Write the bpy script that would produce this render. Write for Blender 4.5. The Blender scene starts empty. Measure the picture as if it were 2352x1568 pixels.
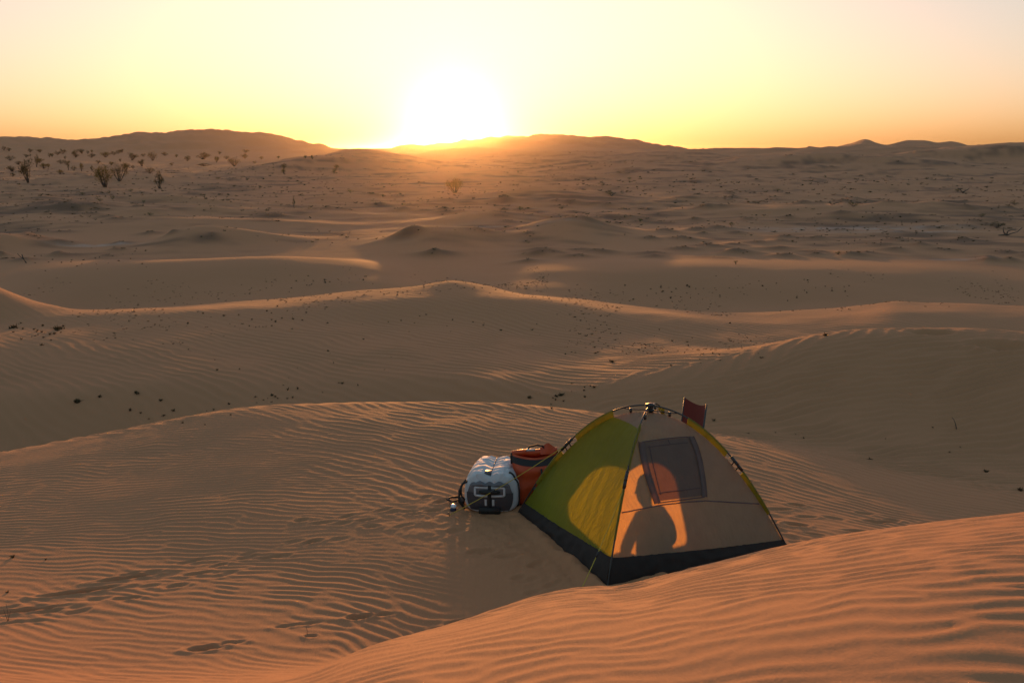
import bpy, bmesh, math, random
import numpy as np
from mathutils import Vector, Matrix, Euler

# ------------------------------------------------------------------ camera, sky, sun, exposure
EYE = 4.0                       # the photographer's eye above the tent pad (metres)
F, CX, CY, YH = 2287.0, 1176.0, 784.0, 348.0     # 35 mm lens on a 2352 px wide frame
TILT = math.atan((CY - YH) / F)
CA, SA = math.cos(TILT), math.sin(TILT)
SUN_AZ = math.atan((1046 - CX) / F)   # negative = left of the view axis (+Y)
SUN_EL = math.radians(1.2)
SKY_STRENGTH, SUN_STRENGTH, EXPOSURE = 0.15, 2.0, 2.03

sc = bpy.context.scene
col = sc.collection
cam_d = bpy.data.cameras.new('camera')
cam_d.lens = 35.0; cam_d.sensor_width = 36.0; cam_d.sensor_fit = 'HORIZONTAL'
cam_d.clip_start = 0.05; cam_d.clip_end = 40000
cam = bpy.data.objects.new('camera', cam_d); col.objects.link(cam)
cam.location = (0, 0, EYE); cam.rotation_euler = (math.pi / 2 - TILT, 0, 0)
sc.camera = cam

world = bpy.data.worlds.new('World'); sc.world = world; world.use_nodes = True
wn, wl = world.node_tree.nodes, world.node_tree.links
bgn = wn['Background']
sky = wn.new('ShaderNodeTexSky'); sky.sky_type = 'NISHITA'; sky.sun_disc = False
sky.sun_elevation = SUN_EL; sky.sun_rotation = SUN_AZ
sky.altitude = 100; sky.air_density = 0.8; sky.dust_density = 2.5; sky.ozone_density = 4.0
soft = wn.new('ShaderNodeGamma'); soft.inputs[1].default_value = 0.50      # dusty air evens the sky out
tint = wn.new('ShaderNodeMix'); tint.data_type = 'RGBA'; tint.blend_type = 'MULTIPLY'; tint.inputs[0].default_value = 1.0
tint.inputs[7].default_value = (1.65, 1.20, .84, 1)                            # the camera's warm white balance
wl.new(sky.outputs[0], soft.inputs[0]); wl.new(soft.outputs[0], tint.inputs[6]); 
tcw = wn.new('ShaderNodeTexCoord'); dotn = wn.new('ShaderNodeVectorMath'); dotn.operation = 'DOT_PRODUCT'   # aureole of dust-scattered light round the sun
dotn.inputs[1].default_value = (math.sin(SUN_AZ) * math.cos(SUN_EL), math.cos(SUN_AZ) * math.cos(SUN_EL), math.sin(SUN_EL))
powr = wn.new('ShaderNodeMath'); powr.operation = 'POWER'; powr.inputs[1].default_value = 1400.0; powr.use_clamp = True
wl.new(tcw.outputs['Generated'], dotn.inputs[0]); wl.new(dotn.outputs['Value'], powr.inputs[0])
aur = wn.new('ShaderNodeMix'); aur.data_type = 'RGBA'; aur.blend_type = 'ADD'; aur.inputs[7].default_value = (1.5, 1.4, 1.5, 1)
wl.new(powr.outputs[0], aur.inputs[0]); wl.new(tint.outputs[2], aur.inputs[6])
glow = aur.outputs[2]
for p_, c_ in ((60.0, (6.0, 0, 0, 1)), (420.0, (0, 3.0, 0, 1))):       # added red and green lobes: extra warm light from the sun's side
    pw_ = wn.new('ShaderNodeMath'); pw_.operation = 'POWER'; pw_.inputs[1].default_value = p_; pw_.use_clamp = True
    mx_ = wn.new('ShaderNodeMath'); mx_.operation = 'MAXIMUM'; mx_.inputs[1].default_value = 0.0
    ad_ = wn.new('ShaderNodeMix'); ad_.data_type = 'RGBA'; ad_.blend_type = 'ADD'; ad_.inputs[7].default_value = c_
    wl.new(dotn.outputs['Value'], mx_.inputs[0]); wl.new(mx_.outputs[0], pw_.inputs[0]); wl.new(pw_.outputs[0], ad_.inputs[0]); wl.new(glow, ad_.inputs[6]); glow = ad_.outputs[2]
wl.new(glow, bgn.inputs[0]); bgn.inputs[1].default_value = SKY_STRENGTH

sun_d = bpy.data.lights.new('sun', 'SUN'); sun_d.energy = SUN_STRENGTH
sun_d.angle = math.radians(1.2); sun_d.color = (.64, .26, .07)
sun = bpy.data.objects.new('sun', sun_d); col.objects.link(sun)
SUND = Vector((math.sin(SUN_AZ) * math.cos(SUN_EL), math.cos(SUN_AZ) * math.cos(SUN_EL), math.sin(SUN_EL)))
sun.rotation_euler = (-SUND).to_track_quat('-Z', 'Y').to_euler()
sun.location = (0, 30, 30)

vs = sc.view_settings
vs.view_transform = 'Standard'; vs.look = 'None'; vs.gamma = 1.0; vs.exposure = EXPOSURE
vs.use_curve_mapping = False
sc.cycles.max_bounces = 8; sc.cycles.transparent_max_bounces = 12
sc.cycles.volume_bounces = 0
sc.cycles.use_denoising = True

# ------------------------------------------------------------------ helpers
rng = np.random.default_rng(7)
random.seed(7)

def at(px, py, Y):
    """world point at forward distance Y seen at a place of the photograph (2352 x 1568 frame)"""
    dx = (px - CX) / F; u = (CY - py) / F
    d = (dx, CA + u * SA, -SA + u * CA)
    t = Y / d[1]
    return (d[0] * t, Y, EYE + d[2] * t)

def gnoise(x, y, seed=0):
    """2-D gradient noise, about -1..1"""
    g = np.random.default_rng(1000 + seed)
    perm = g.permutation(256); ang = g.random(256) * 2 * np.pi
    gx, gy = np.cos(ang), np.sin(ang)
    xi = np.floor(x).astype(np.int64); yi = np.floor(y).astype(np.int64)
    fx, fy = x - xi, y - yi
    u = fx * fx * fx * (fx * (fx * 6 - 15) + 10); v = fy * fy * fy * (fy * (fy * 6 - 15) + 10)
    def c(ix, iy, dx, dy):
        h = perm[(perm[ix & 255] + iy) & 255]
        return gx[h] * dx + gy[h] * dy
    a = c(xi, yi, fx, fy); b = c(xi + 1, yi, fx - 1, fy)
    d = c(xi, yi + 1, fx, fy - 1); e = c(xi + 1, yi + 1, fx - 1, fy - 1)
    return ((a + u * (b - a)) * (1 - v) + (d + u * (e - d)) * v) * 1.5

def sstep(a, b, x):
    t = np.clip((x - a) / (b - a), 0, 1); return t * t * (3 - 2 * t)

def pchip_slopes(X, Y):
    """X, Y: (k, n) knots down axis 0"""
    h = np.diff(X, axis=0); d = np.diff(Y, axis=0) / h
    m = np.zeros_like(Y)
    w1 = 2 * h[1:] + h[:-1]; w2 = h[1:] + 2 * h[:-1]
    same = d[1:] * d[:-1] > 0
    with np.errstate(divide='ignore', invalid='ignore'):
        hm = (w1 + w2) / (w1 / d[:-1] + w2 / d[1:])
    m[1:-1] = np.where(same, hm, 0)
    m[0] = d[0]; m[-1] = d[-1]
    return m

def pchip1(x, y, q):
    x = np.asarray(x, float)[:, None]; y = np.asarray(y, float)[:, None]
    m = pchip_slopes(x, y)[:, 0]; x = x[:, 0]; y = y[:, 0]
    q = np.clip(q, x[0], x[-1]); i = np.clip(np.searchsorted(x, q, side='right') - 1, 0, len(x) - 2)
    h = x[i + 1] - x[i]; t = (q - x[i]) / h
    return (y[i] * (1 + 2 * t) * (1 - t) ** 2 + m[i] * h * t * (1 - t) ** 2
            + y[i + 1] * t * t * (3 - 2 * t) + m[i + 1] * h * t * t * (t - 1))

def mat(name):
    m = bpy.data.materials.new(name); m.use_nodes = True
    return m, m.node_tree.nodes, m.node_tree.links, m.node_tree.nodes['Principled BSDF']

def tag(o, label=None, cat=None, group=None, kind=None):
    if label: o['label'] = label
    if cat: o['category'] = cat
    if group: o['group'] = group
    if kind: o['kind'] = kind
    return o

def link(name, me, m=None, parent=None, smooth=True):
    o = bpy.data.objects.new(name, me); col.objects.link(o)
    if m is not None and not me.materials: me.materials.append(m)
    if smooth and len(me.polygons):
        me.polygons.foreach_set('use_smooth', np.ones(len(me.polygons), dtype=bool))
    if parent is not None: o.parent = parent
    return o

def empty(name, loc=(0, 0, 0), rz=0.0):
    o = bpy.data.objects.new(name, None); col.objects.link(o)
    o.empty_display_size = 0.2; o.location = loc; o.rotation_euler = (0, 0, rz)
    return o
# ------------------------------------------------------------------ the ground: one sheet of dunes
# Each line below runs across the view; entries are (px, py, forward distance) for what the photo shows,
# or (px, None, forward distance, height) for the parts hidden behind a crest.
LINES = [
    [(-300, None, .45, 2.36), (1176, None, .45, 2.36), (2700, None, .45, 2.38)],
    [(-300, None, 2.6, 2.02), (900, None, 2.7, 2.0), (1500, None, 3.1, 2.06), (2352, None, 3.0, 2.28), (2700, None, 3.0, 2.32)],
    # crest of the near dune
    [(-300, None, 4.5, 1.30), (200, None, 4.7, 1.20), (560, 1604, 5.0), (640, 1574, 5.05), (850, 1488, 5.5), (1060, 1424, 6.0), (1390, 1347, 6.5),
     (1600, 1304, 6.4), (1812, 1258, 6.2), (2050, 1221, 5.8), (2352, 1185, 5.4), (2600, 1165, 5.1)],
    # its foot
    [(-200, None, 6.6, .42), (300, None, 6.7, .34), (640, None, 7.0, .25), (1060, None, 7.9, .03), (1390, None, 8.55, .005), (1812, None, 9.2, .02),
     (2352, None, 9.2, .02), (2600, None, 9.2, .02)],
    # trough and tent pad
    [(-200, None, 9.2, .06), (300, None, 9.3, .07), (700, None, 9.6, .08), (950, None, 10.2, .05), (1100, None, 10.6, .02), (1393, None, 10.7, .0), (1600, None, 11.0, -.03), (1812, None, 10.6, -.08),
     (2352, None, 10.4, -.22), (2600, None, 10.3, -.26)],
    # crest of the long dune behind the tent
    [(-200, 1090, 13.0), (0, 1048, 13.4), (200, 1008, 13.9), (400, 971, 14.5), (600, 942, 15.0), (800, 929, 15.4), (950, 925, 15.6), (1100, 929, 15.5),
     (1300, 944, 15.3), (1480, 970, 15.0), (1640, 1004, 14.5), (1800, 1032, 14.2), (2000, 1078, 13.6), (2200, 1112, 13.1), (2352, 1135, 12.8), (2600, 1165, 12.4)],
    # valley floor behind it
    [(-200, None, 17.6, -1.7), (200, None, 17.8, -1.6), (600, None, 18.1, -1.15), (950, None, 18.3, -.95), (1200, None, 17.6, -.72), (1500, None, 16.9, -.68), (2000, None, 15.6, -.78),
     (2352, None, 15.2, -.85), (2600, None, 15.1, -.9)],
    # crest of the dune on the right / middle of the face on the left
    [(-200, 905, 20.5), (0, 900, 20.5), (500, 868, 21), (850, 858, 20.8), (1000, 856, 20.3), (1150, 872, 19.3), (1280, 893, 18.6), (1500, 847, 19.5), (1750, 802, 20.0),
     (1900, 771, 20.3), (2050, 755, 20.5), (2200, 753, 20.5), (2352, 765, 20.0), (2600, 790, 19.5)],
    # shoulder on the left, trough on the right
    [(-200, 800, 24.0), (0, 800, 24.2), (250, 787, 25), (500, 765, 26), (1000, 752, 26), (1280, 775, 25), (1500, 790, 24.2), (1750, None, 23.5, -.66), (2050, None, 23.5, -.7), (2352, None, 23.5, -.75), (2600, None, 23.5, -.75)],
    [(-200, 752, 27.6), (0, 750, 28), (200, 728, 29), (500, 716, 29.3), (860, 692, 29.3), (1040, 682, 29.5), (1250, 697, 29), (1500, 728, 28.2), (1700, 742, 27.6), (1950, 731, 28), (2060, 722, 28), (2352, 736, 27.5), (2600, 745, 27.5)],
    # second ridge
    [(-200, 585, 31.5), (-60, 632, 31.5), (0, 664, 31.4), (110, 704, 31), (190, 713, 31), (350, 706, 31.4), (560, 693, 32), (850, 668, 32), (960, 657, 32), (1040, 646, 32), (1110, 655, 32), (1200, 673, 32), (1500, 708, 31),
     (1700, 721, 30.5), (1900, 709, 31), (2000, 700, 31), (2060, 694, 31), (2130, 699, 31), (2352, 704, 30.8), (2600, 712, 30.6)],
    [(-200, None, 36, -1.1), (0, None, 36, -1.35), (200, None, 35, -1.62), (560, None, 35.5, -1.3), (850, None, 36, -1.15), (1040, None, 36, -1.15), (1300, None, 36, -1.2), (1500, None, 35, -1.5), (1700, None, 34.5, -1.6), (2060, None, 35, -1.4), (2352, None, 35, -1.45), (2600, None, 35, -1.45)],
    # third ridge
    [(-200, 655, 41), (0, 642, 42), (200, 614, 43), (420, 600, 43.5), (640, 592, 44), (760, 598, 44), (840, 609, 43.6), (920, 626, 43), (1000, 642, 42), (1090, 641, 42), (1250, 622, 43), (1400, 614, 43), (1560, 612, 43), (1800, 617, 43), (2100, 625, 42), (2352, 645, 41), (2600, 655, 40)],
    [(-200, None, 52, -1.4), (200, None, 51, -1.35), (640, None, 51, -1.4), (1000, None, 52, -1.4), (1500, None, 52, -1.3), (2000, None, 52, -1.35), (2600, None, 50, -1.45)],
    [(-200, None, 75, -1.35), (1176, None, 75, -1.4), (2600, None, 75, -1.4)],
    [(-200, None, 150, -1.1), (900, None, 150, -1.1), (1500, None, 150, -1.0), (2000, None, 150, -.9), (2600, None, 150, -.8)],
    [(-200, None, 250, -1.0), (900, None, 250, -.9), (1300, None, 250, -.5), (1700, None, 250, .6), (2000, None, 250, 1.2), (2600, None, 250, 1.4)],
    [(-200, None, 380, -.9), (700, None, 380, -.8), (1000, None, 380, .4), (1400, None, 380, 1.2), (1700, None, 380, 2.6), (2000, None, 380, 4.4), (2600, None, 380, 5.2)],
    # skyline on the right
    [(-200, None, 560, -.6), (500, None, 560, -.4), (900, None, 560, 1.2), (1150, None, 560, 3.2), (1400, None, 560, 3.0), (1600, 349, 560), (1750, 345, 560), (1830, 341, 560), (1900, 340, 560), (1950, 331, 560), (1985, 322, 560), (2036, 336, 560), (2085, 325, 560), (2122, 325, 560), (2152, 333, 560), (2182, 329, 560),
     (2245, 343, 560), (2295, 338, 560), (2352, 341, 560), (2500, 335, 560), (2650, 345, 560)],
    [(-200, None, 800, 1.0), (500, None, 800, 3.0), (900, None, 800, .5), (1200, None, 800, 8.0), (1450, None, 800, 5.5), (1650, None, 800, 0), (2000, None, 800, 0), (2600, None, 800, 0)],
    # skyline of the left hill and of the hill under the sun
    [(-300, 318, 1150), (-100, 317, 1150), (30, 318, 1150), (100, 319, 1150), (170, 322, 1150), (230, 318, 1150), (290, 310, 1150), (330, 304, 1150), (350, 306, 1150), (400, 302, 1150), (440, 300, 1150), (500, 302, 1150), (570, 304, 1150), (610, 308, 1150), (650, 317, 1150), (700, 328, 1150), (740, 333, 1150), (770, 342, 1150), (850, 344, 1150),
     (930, 338, 1150), (1000, 331, 1150), (1060, 325, 1150), (1130, 320, 1150), (1200, 314, 1150), (1240, 310, 1150), (1290, 313, 1150), (1330, 312, 1150), (1380, 314, 1150), (1430, 320, 1150), (1470, 325, 1150), (1530, 337, 1150), (1580, 345, 1150), (1640, 349, 1150), (1800, 350, 1150), (2352, 350, 1150), (2600, 350, 1150)],
    [(-200, None, 1800, -4), (1176, None, 1800, -4), (2600, None, 1800, -4)],
    [(-200, 344, 3200), (100, 344, 3200), (760, 345, 3200), (850, 341, 3200), (930, 340, 3200), (1100, 344, 3200), (1640, 346, 3200), (1700, 343, 3200), (1780, 341, 3200), (1900, 343, 3200), (2600, 344, 3200)],
    [(-200, None, 6000, -25), (1176, None, 6000, -25), (2600, None, 6000, -25)],
    [(-200, None, 9000, -40), (1176, None, 9000, -40), (2600, None, 9000, -40)],
]

TH_IN = math.radians(35)
th = np.concatenate([np.radians(np.concatenate([np.linspace(-180, -60, 24)[:-1], np.linspace(-60, -35, 32)[:-1]])),
                     np.linspace(-TH_IN, TH_IN, 880),
                     np.radians(np.concatenate([np.linspace(35, 60, 32)[1:], np.linspace(60, 180, 24)[1:]]))])
rr = np.concatenate([np.geomspace(.06, 2.4, 26)[:-1], np.arange(2.4, 8, .022), np.arange(8, 14.4, .02), np.arange(14.4, 16, .032), np.arange(16, 31, .05), np.arange(31, 34, .1),
                     np.geomspace(34, 120, 160)[:-1], np.geomspace(120, 1500, 160)[:-1], np.geomspace(1500, 8000, 34)])
NT, NR = len(th), len(rr)

def line_curves(L):
    T, R_, Z = [], [], []
    for e in L:
        if e[1] is None:
            x = (e[0] - CX) / F * e[2]; p = (x, e[2], e[3])
        else:
            p = at(*e)
        T.append(math.atan2(p[0], p[1])); R_.append(math.hypot(p[0], p[1])); Z.append(p[2])
    i = np.argsort(T); T = np.array(T)[i]; R_ = np.array(R_)[i]; Z = np.array(Z)[i]
    r = np.exp(pchip1(T, np.log(R_), th)); z = pchip1(T, Z, th)
    w = sstep(math.radians(42), math.radians(150), np.abs(th))     # behind the camera both sides meet
    r = r * (1 - w) + w * 0.5 * (R_[0] + R_[-1]); z = z * (1 - w) + w * 0.5 * (Z[0] + Z[-1])
    return r, z

KR, KZ = zip(*[line_curves(L) for L in LINES]); KR = np.array(KR); KZ = np.array(KZ)
for k in range(1, len(KR)): KR[k] = np.maximum(KR[k], KR[k - 1] * 1.01 + .05)
KM = pchip_slopes(KR, KZ)
cols = np.arange(NT)
Zg = np.zeros((NR, NT))
for i, r in enumerate(rr):
    k = np.clip((KR <= r).sum(0) - 1, 0, len(KR) - 2)
    x0, x1 = KR[k, cols], KR[k + 1, cols]; h = x1 - x0; t = np.clip((r - x0) / h, 0, 1)
    Zg[i] = (KZ[k, cols] * (1 + 2 * t) * (1 - t) ** 2 + KM[k, cols] * h * t * (1 - t) ** 2
             + KZ[k + 1, cols] * t * t * (3 - 2 * t) + KM[k + 1, cols] * h * t * t * (t - 1))
Xg = rr[:, None] * np.sin(th)[None]; Yg = rr[:, None] * np.cos(th)[None]
Rg = np.broadcast_to(rr[:, None], Xg.shape)

# low dunes of the plain
far = sstep(50, 95, Rg) * .8 * (1 - .55 * sstep(300, 600, Rg))
sel = rr > 44
xs, ys, rs = Xg[sel], Yg[sel], Rg[sel]
def duney(x, y, lx, ly, seed):
    wy = y / ly + .35 * gnoise(x / lx * .7, y / ly * .7, seed + 1)
    n = gnoise(x / lx, wy, seed); n2 = gnoise(x / lx, wy + .12, seed)
    return np.maximum(0, n + .15) ** 1.3 + .35 * np.maximum(0, n2) * (n2 > n)
hz = .55 * duney(xs, ys, 13, 9, 11) + .28 * duney(xs + 50, ys, 5.5, 3.6, 21) + .05 * gnoise(xs / 1.6, ys / 1.2, 31)
hz += sstep(110, 260, rs) * (1.6 + 1.0 * sstep(0, 120, xs)) * duney(xs, ys, 60, 40, 41) * (1 - sstep(420, 560, rs) * .6)
hz += sstep(300, 700, rs) * (1 - sstep(2000, 3000, rs)) * 1.2 * duney(xs, ys, 120, 70, 51)
hill = sstep(380, 520, rs) * (1 - sstep(1300, 1500, rs))
hz += hill * (3.0 + 7.0 * sstep(700, 1000, rs)) * (gnoise(xs / 34, ys / 50, 61) + .6 * np.abs(gnoise(xs / 15, ys / 26, 62)) - .3)
Zg[sel] += hz * far[sel]
# gentle unevenness of the near dunes
mid = (1 - sstep(40, 50, Rg)) * sstep(2, 5, Rg)
Zg += mid * (.05 * gnoise(Xg / 3.1, Yg / 3.1, 71) * sstep(13, 18, Rg) + .016 * gnoise(Xg / 2.6, Yg / 2.6, 73) + .008 * gnoise(Xg / .9, Yg / .9, 72))

# single dunes that stand out: (px of crest, py of crest, distance, half width left, right, front length, back length, skew of the crest)
for (px, py, Y, wl_, wr_, fr, bk, hh, tilt) in [
    (-20, 548, 56, 5, 2.4, 6, 3.5, .9, 0), (470, 541, 60, 2.6, 4.2, 5.0, 2.6, 1.05, .25), (1010, 542, 60, 3.2, 5.0, 5.5, 2.8, 1.05, .2), (1290, 527, 64, 2.8, 5.4, 6, 3.2, 1.1, .2),
    (1120, 506, 76, 5, 6, 7, 5, .9, .1), (470, 515, 72, 9, 8, 7, 6, .7, .1), (330, 480, 95, 12, 12, 10, 6, 1.0, 0), (1830, 492, 84, 9, 10, 8, 6, 1.0, 0), (2110, 492, 86, 7, 9, 7, 5, .9, .1), (120, 485, 86, 9, 9, 7, 5, .7, 0),
    (270, 402, 160, 12, 12, 14, 9, 1.5, 0), (1250, 450, 110, 12, 10, 10, 7, 1.1, 0),
    (1900, 352, 330, 20, 30, 34, 16, 2.2, .2), (2150, 350, 300, 24, 22, 34, 14, 2.4, .2), (1750, 368, 240, 18, 24, 28, 12, 2.5, .2), (2050, 375, 215, 20, 18, 24, 11, 2.4, .2), (2280, 362, 260, 22, 20, 28, 12, 3.0, .2), (1550, 362, 300, 22, 26, 32, 14, 2.8, .2), (1420, 378, 220, 16, 18, 22, 11, 1.9, .2), (1650, 358, 420, 26, 34, 40, 20, 1.6, .2), (2330, 350, 400, 26, 30, 40, 18, 1.6, .2), (830, 334, 290, 16, 20, 45, 25, 5.2, 0), (700, 366, 230, 14, 18, 25, 15, 2.4, 0), (1080, 346, 400, 26, 34, 60, 40, 5.0, 0), (950, 366, 250, 26, 22, 30, 20, 2.2, 0), (1250, 358, 330, 26, 34, 40, 25, 2.4, 0), (1080, 392, 190, 12, 12, 14, 10, 1.3, 0)]:
    x0 = (px - CX) / F * Y
    dx = Xg - x0; dy = Yg - Y - tilt * np.abs(dx)
    a = np.where(dx < 0, dx / wl_, dx / wr_); b = np.where(dy < 0, dy / fr, dy / bk)
    q = a * a + b * b
    Zg += hh * np.exp(-a * a * 1.1 - (b * b + .02) ** .68 * 1.15) * (q < 14)

# nebkha mounds: little heaps of sand held by dry plants (kept for planting later)
MOUNDS = []
g_ = np.random.default_rng(5)
while len(MOUNDS) < 420:
    Y = float(np.exp(g_.uniform(math.log(48), math.log(260)))); px = g_.uniform(-150, 2500)
    x = (px - CX) / F * Y
    if gnoise(np.array([x / 25]), np.array([Y / 25]), 81)[0] < -.15: continue
    MOUNDS.append((x, Y, g_.uniform(.35, 1.0) * (1 + Y / 300), g_.uniform(.12, .42) * (1 + Y / 400)))
for (px, py, Y, s, h) in [(1840, 478, 88, 1.5, .75), (2085, 460, 96, 1.7, .6), (1690, 565, 53, 1.1, .5), (1805, 575, 51, .8, .4), (2055, 555, 55, .7, .35), (1470, 505, 76, .8, .6), (1400, 445, 110, 1.4, .8), (2060, 530, 60, .9, .35), (520, 440, 118, 1.3, .6), (330, 430, 122, 1.2, .6)]:
    MOUNDS.append(((px - CX) / F * Y, Y, s, h))
for (x, y, s, h) in MOUNDS:
    i0, i1 = np.searchsorted(rr, [math.hypot(x, y) - 3 * s, math.hypot(x, y) + 3 * s]); t0 = math.atan2(x, y); dt = 3 * s / y
    j0, j1 = np.searchsorted(th, [t0 - dt, t0 + dt])
    dx = Xg[i0:i1, j0:j1] - x; dy = Yg[i0:i1, j0:j1] - y
    Zg[i0:i1, j0:j1] += h * np.exp(-np.sqrt((dx * dx + dy * dy) * (1 + .5 * np.sin(3 * np.arctan2(dy, dx) + x)) / (s * s) + .25) * 1.9) * 1.35

# ---- ripples: a band of waves with real dislocations, one field for each wind direction
NF = 1024
def ripple_field(lam, ang, spread, seed, cross=.62, LF=14.0):
    g = np.random.default_rng(seed)
    F0 = np.fft.fft2(g.standard_normal((NF, NF)))
    k = np.fft.fftfreq(NF, LF / NF); kx, ky = np.meshgrid(k, k)
    c, s = math.cos(ang), math.sin(ang)
    kp = -s * kx + c * ky; kq = c * kx + s * ky       # crests run along (c, s)
    k0 = 1 / lam
    W = np.exp(-((kp - k0) / (k0 * spread)) ** 2 - (kq / (k0 * spread * cross)) ** 2)
    A = np.fft.ifft2(F0 * W); return A / np.sqrt((np.abs(A) ** 2).mean()), LF
def sample(AL, x, y):
    A, LF = AL
    u = (x / LF * NF) % NF; v = (y / LF * NF) % NF
    i = np.floor(u).astype(int); j = np.floor(v).astype(int); fu, fv = u - i, v - j
    i1, j1 = (i + 1) % NF, (j + 1) % NF; i %= NF; j %= NF
    return (A[j, i] * (1 - fu) + A[j, i1] * fu) * (1 - fv) + (A[j1, i] * (1 - fu) + A[j1, i1] * fu) * fv

nz = rr < 36
xs, ys, rs = Xg[nz], Yg[nz], Rg[nz]
inside = np.abs(th) < math.radians(37)
def R_(a): return math.radians(a)
PXg = CX + F * xs / np.maximum(ys, .3)      # how far right in the view
wxy = [.25 * gnoise(xs / 2.2, ys / 2.2, k) + .07 * gnoise(xs / .55, ys / .55, k + 5) for k in (91, 92)]
X2, Y2 = xs + wxy[0], ys + wxy[1]
XN, YN = X2, Y2 + .07 * gnoise(xs / .42, ys / .6, 97) + .05 * gnoise(xs / .9, ys / .9, 98)
near = 1 - sstep(-.4, .5, rs - KR[2][None])       # on the near dune
mface = (1 - near) * (1 - sstep(-.2, .8, rs - KR[5][None]))
rest = (1 - near) * (1 - mface)
rightw = sstep(1250, 1500, PXg) * (1 - sstep(-.5, .5, rs - KR[7][None]))
f_near = sample(ripple_field(.145, R_(-16), .34, 1, 1.05, 10.0), XN, YN)
a_l = sample(ripple_field(.105, R_(3), .24, 2, .9), X2, Y2)
a_r = sample(ripple_field(.175, R_(-34), .26, 3, .9), X2, Y2)
a_b = sample(ripple_field(.135, R_(-20), .30, 4, 1.2), X2, Y2)
b_l = sample(ripple_field(.28, R_(-42), .16, 5, .62, 24.0), X2, Y2)
b_r = sample(ripple_field(.19, R_(12), .20, 6, .62, 24.0), X2, Y2)
b_c = sample(ripple_field(.30, R_(50), .14, 7, .62, 24.0), X2, Y2)
wr = sstep(600, 1050, PXg + 60 * (rs - 11)); wb = 1 - sstep(8.4, 10.4, rs)
fm = (a_l * (1 - wr) + a_r * wr) * (1 - wb) + a_b * wb
top = rightw * (1 - sstep(.2, 1.6, KR[7][None] - rs + .8 * gnoise(xs / 2, ys / 2, 93)))
fr_ = (b_l * (1 - rightw) + b_r * rightw) * (1 - top) + b_c * top
Ff = f_near * near + fm * mface + fr_ * rest
ph = np.angle(Ff); am = np.minimum(1, np.abs(Ff) / .75)
prof = (np.exp(1.5 * (np.cos(ph - .45 * np.sin(ph)) - 1)) - .42)
lamw = .105 * (1 - wr) + .175 * wr; lamw = lamw * (1 - wb) + .135 * wb
amp = near * (.0098 + .0045 * sstep(1200, 1900, PXg)) + mface * lamw * .062 + rest * (.024 + .026 * rightw) * (1 - .6 * top)
# where the wind or feet have smoothed the sand
bare = np.ones_like(xs)
def smooth_spot(px, py, Y, sx, sy, k):
    global bare
    p = at(px, py, Y); bare *= 1 - k * np.exp(-((xs - p[0]) / sx) ** 2 - ((ys - p[1]) / sy) ** 2)
smooth_spot(1130, 1290, 9.0, .75, 1.0, .92); smooth_spot(1290, 1330, 8.6, .5, .8, .9); smooth_spot(960, 1235, 9.7, .8, .7, .75); smooth_spot(760, 1240, 9.6, .6, .5, .5)
smooth_spot(1100, 1190, 10.6, .7, .7, .6); smooth_spot(1500, 1230, 10.0, 1.3, 1.3, .95); smooth_spot(1870, 1170, 10.8, .5, .8, .7)
amp = amp * bare * (.55 + .6 * np.clip(.5 + gnoise(xs / 1.9, ys / 1.9, 95), 0, 1))
amp *= 1 - .75 * sstep(23, 30, rs)
rip = np.where(inside[None], prof * am * amp, 0)
Zg[nz] += rip

# ---- footprints and slides
def dent(px, py, Y, L, W, ang, d, rim=.35):
    x, y, _ = at(px, py, Y)
    i0, i1 = np.searchsorted(rr, [math.hypot(x, y) - 1, math.hypot(x, y) + 1]); j0, j1 = np.searchsorted(th, [math.atan2(x, y) - .13, math.atan2(x, y) + .13])
    dx = Xg[i0:i1, j0:j1] - x; dy = Yg[i0:i1, j0:j1] - y
    a = (dx * math.cos(ang) + dy * math.sin(ang)) / L; b = (-dx * math.sin(ang) + dy * math.cos(ang)) / W
    q = np.sqrt(a * a + b * b)
    Zg[i0:i1, j0:j1] += -d * (1 - sstep(.35, 1.0, q)) + rim * .6 * d * np.exp(-((q - 1.2) / .28) ** 2)
g_ = np.random.default_rng(12)
def zdist(px, py):     # forward distance of the pad (height ~0) under a place in the photograph
    u = (CY - py) / F; d1, d2 = CA + u * SA, -SA + u * CA
    return d1 * -(EYE - .05) / d2
def trail(pts, n, side, L=.12, W=.048, d=.016):
    pts = np.array(pts, float); seg = np.r_[0, np.cumsum(np.hypot(*np.diff(pts, axis=0).T))]
    for i, s in enumerate(np.linspace(0, seg[-1], n)):
        px = np.interp(s, seg, pts[:, 0]) + g_.normal(0, 6); py = np.interp(s, seg, pts[:, 1]) + side * (1 if i % 2 else -1) + g_.normal(0, 3)
        dent(px, py, zdist(px, py), L * g_.uniform(.8, 1.25), W * g_.uniform(.8, 1.2), math.radians(g_.uniform(15, 50)), d * g_.uniform(.6, 1.2))
trail([(20, 1490), (190, 1425), (330, 1375), (500, 1318), (640, 1268), (780, 1222), (900, 1185), (1010, 1160)], 19, 9)
trail([(30, 1435), (150, 1395), (280, 1340), (420, 1300), (600, 1282), (760, 1250), (880, 1215), (990, 1178)], 15, 8)
trail([(700, 1205), (820, 1190), (930, 1165), (1020, 1140)], 8, 7)
trail([(1050, 1230), (1120, 1270), (1200, 1250), (1250, 1300), (1180, 1330), (1300, 1350)], 12, 12, .13, .055, .02)
for (px, py, L, W, d) in [(185, 1378, .36, .06, .06), (300, 1335, .32, .055, .05), (60, 1440, .34, .06, .05), (825, 1437, .12, .05, .045), (880, 1424, .13, .035, .02), (660, 1472, .12, .035, .02), (710, 1462, .13, .035, .02), (475, 1552, .15, .06, .045), (530, 1532, .15, .04, .02), (715, 1500, .06, .04, .03), (1060, 1425, .15, .05, .03)]:
    dent(px, py, zdist(px, py), L, W, math.radians(28), d)
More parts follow.
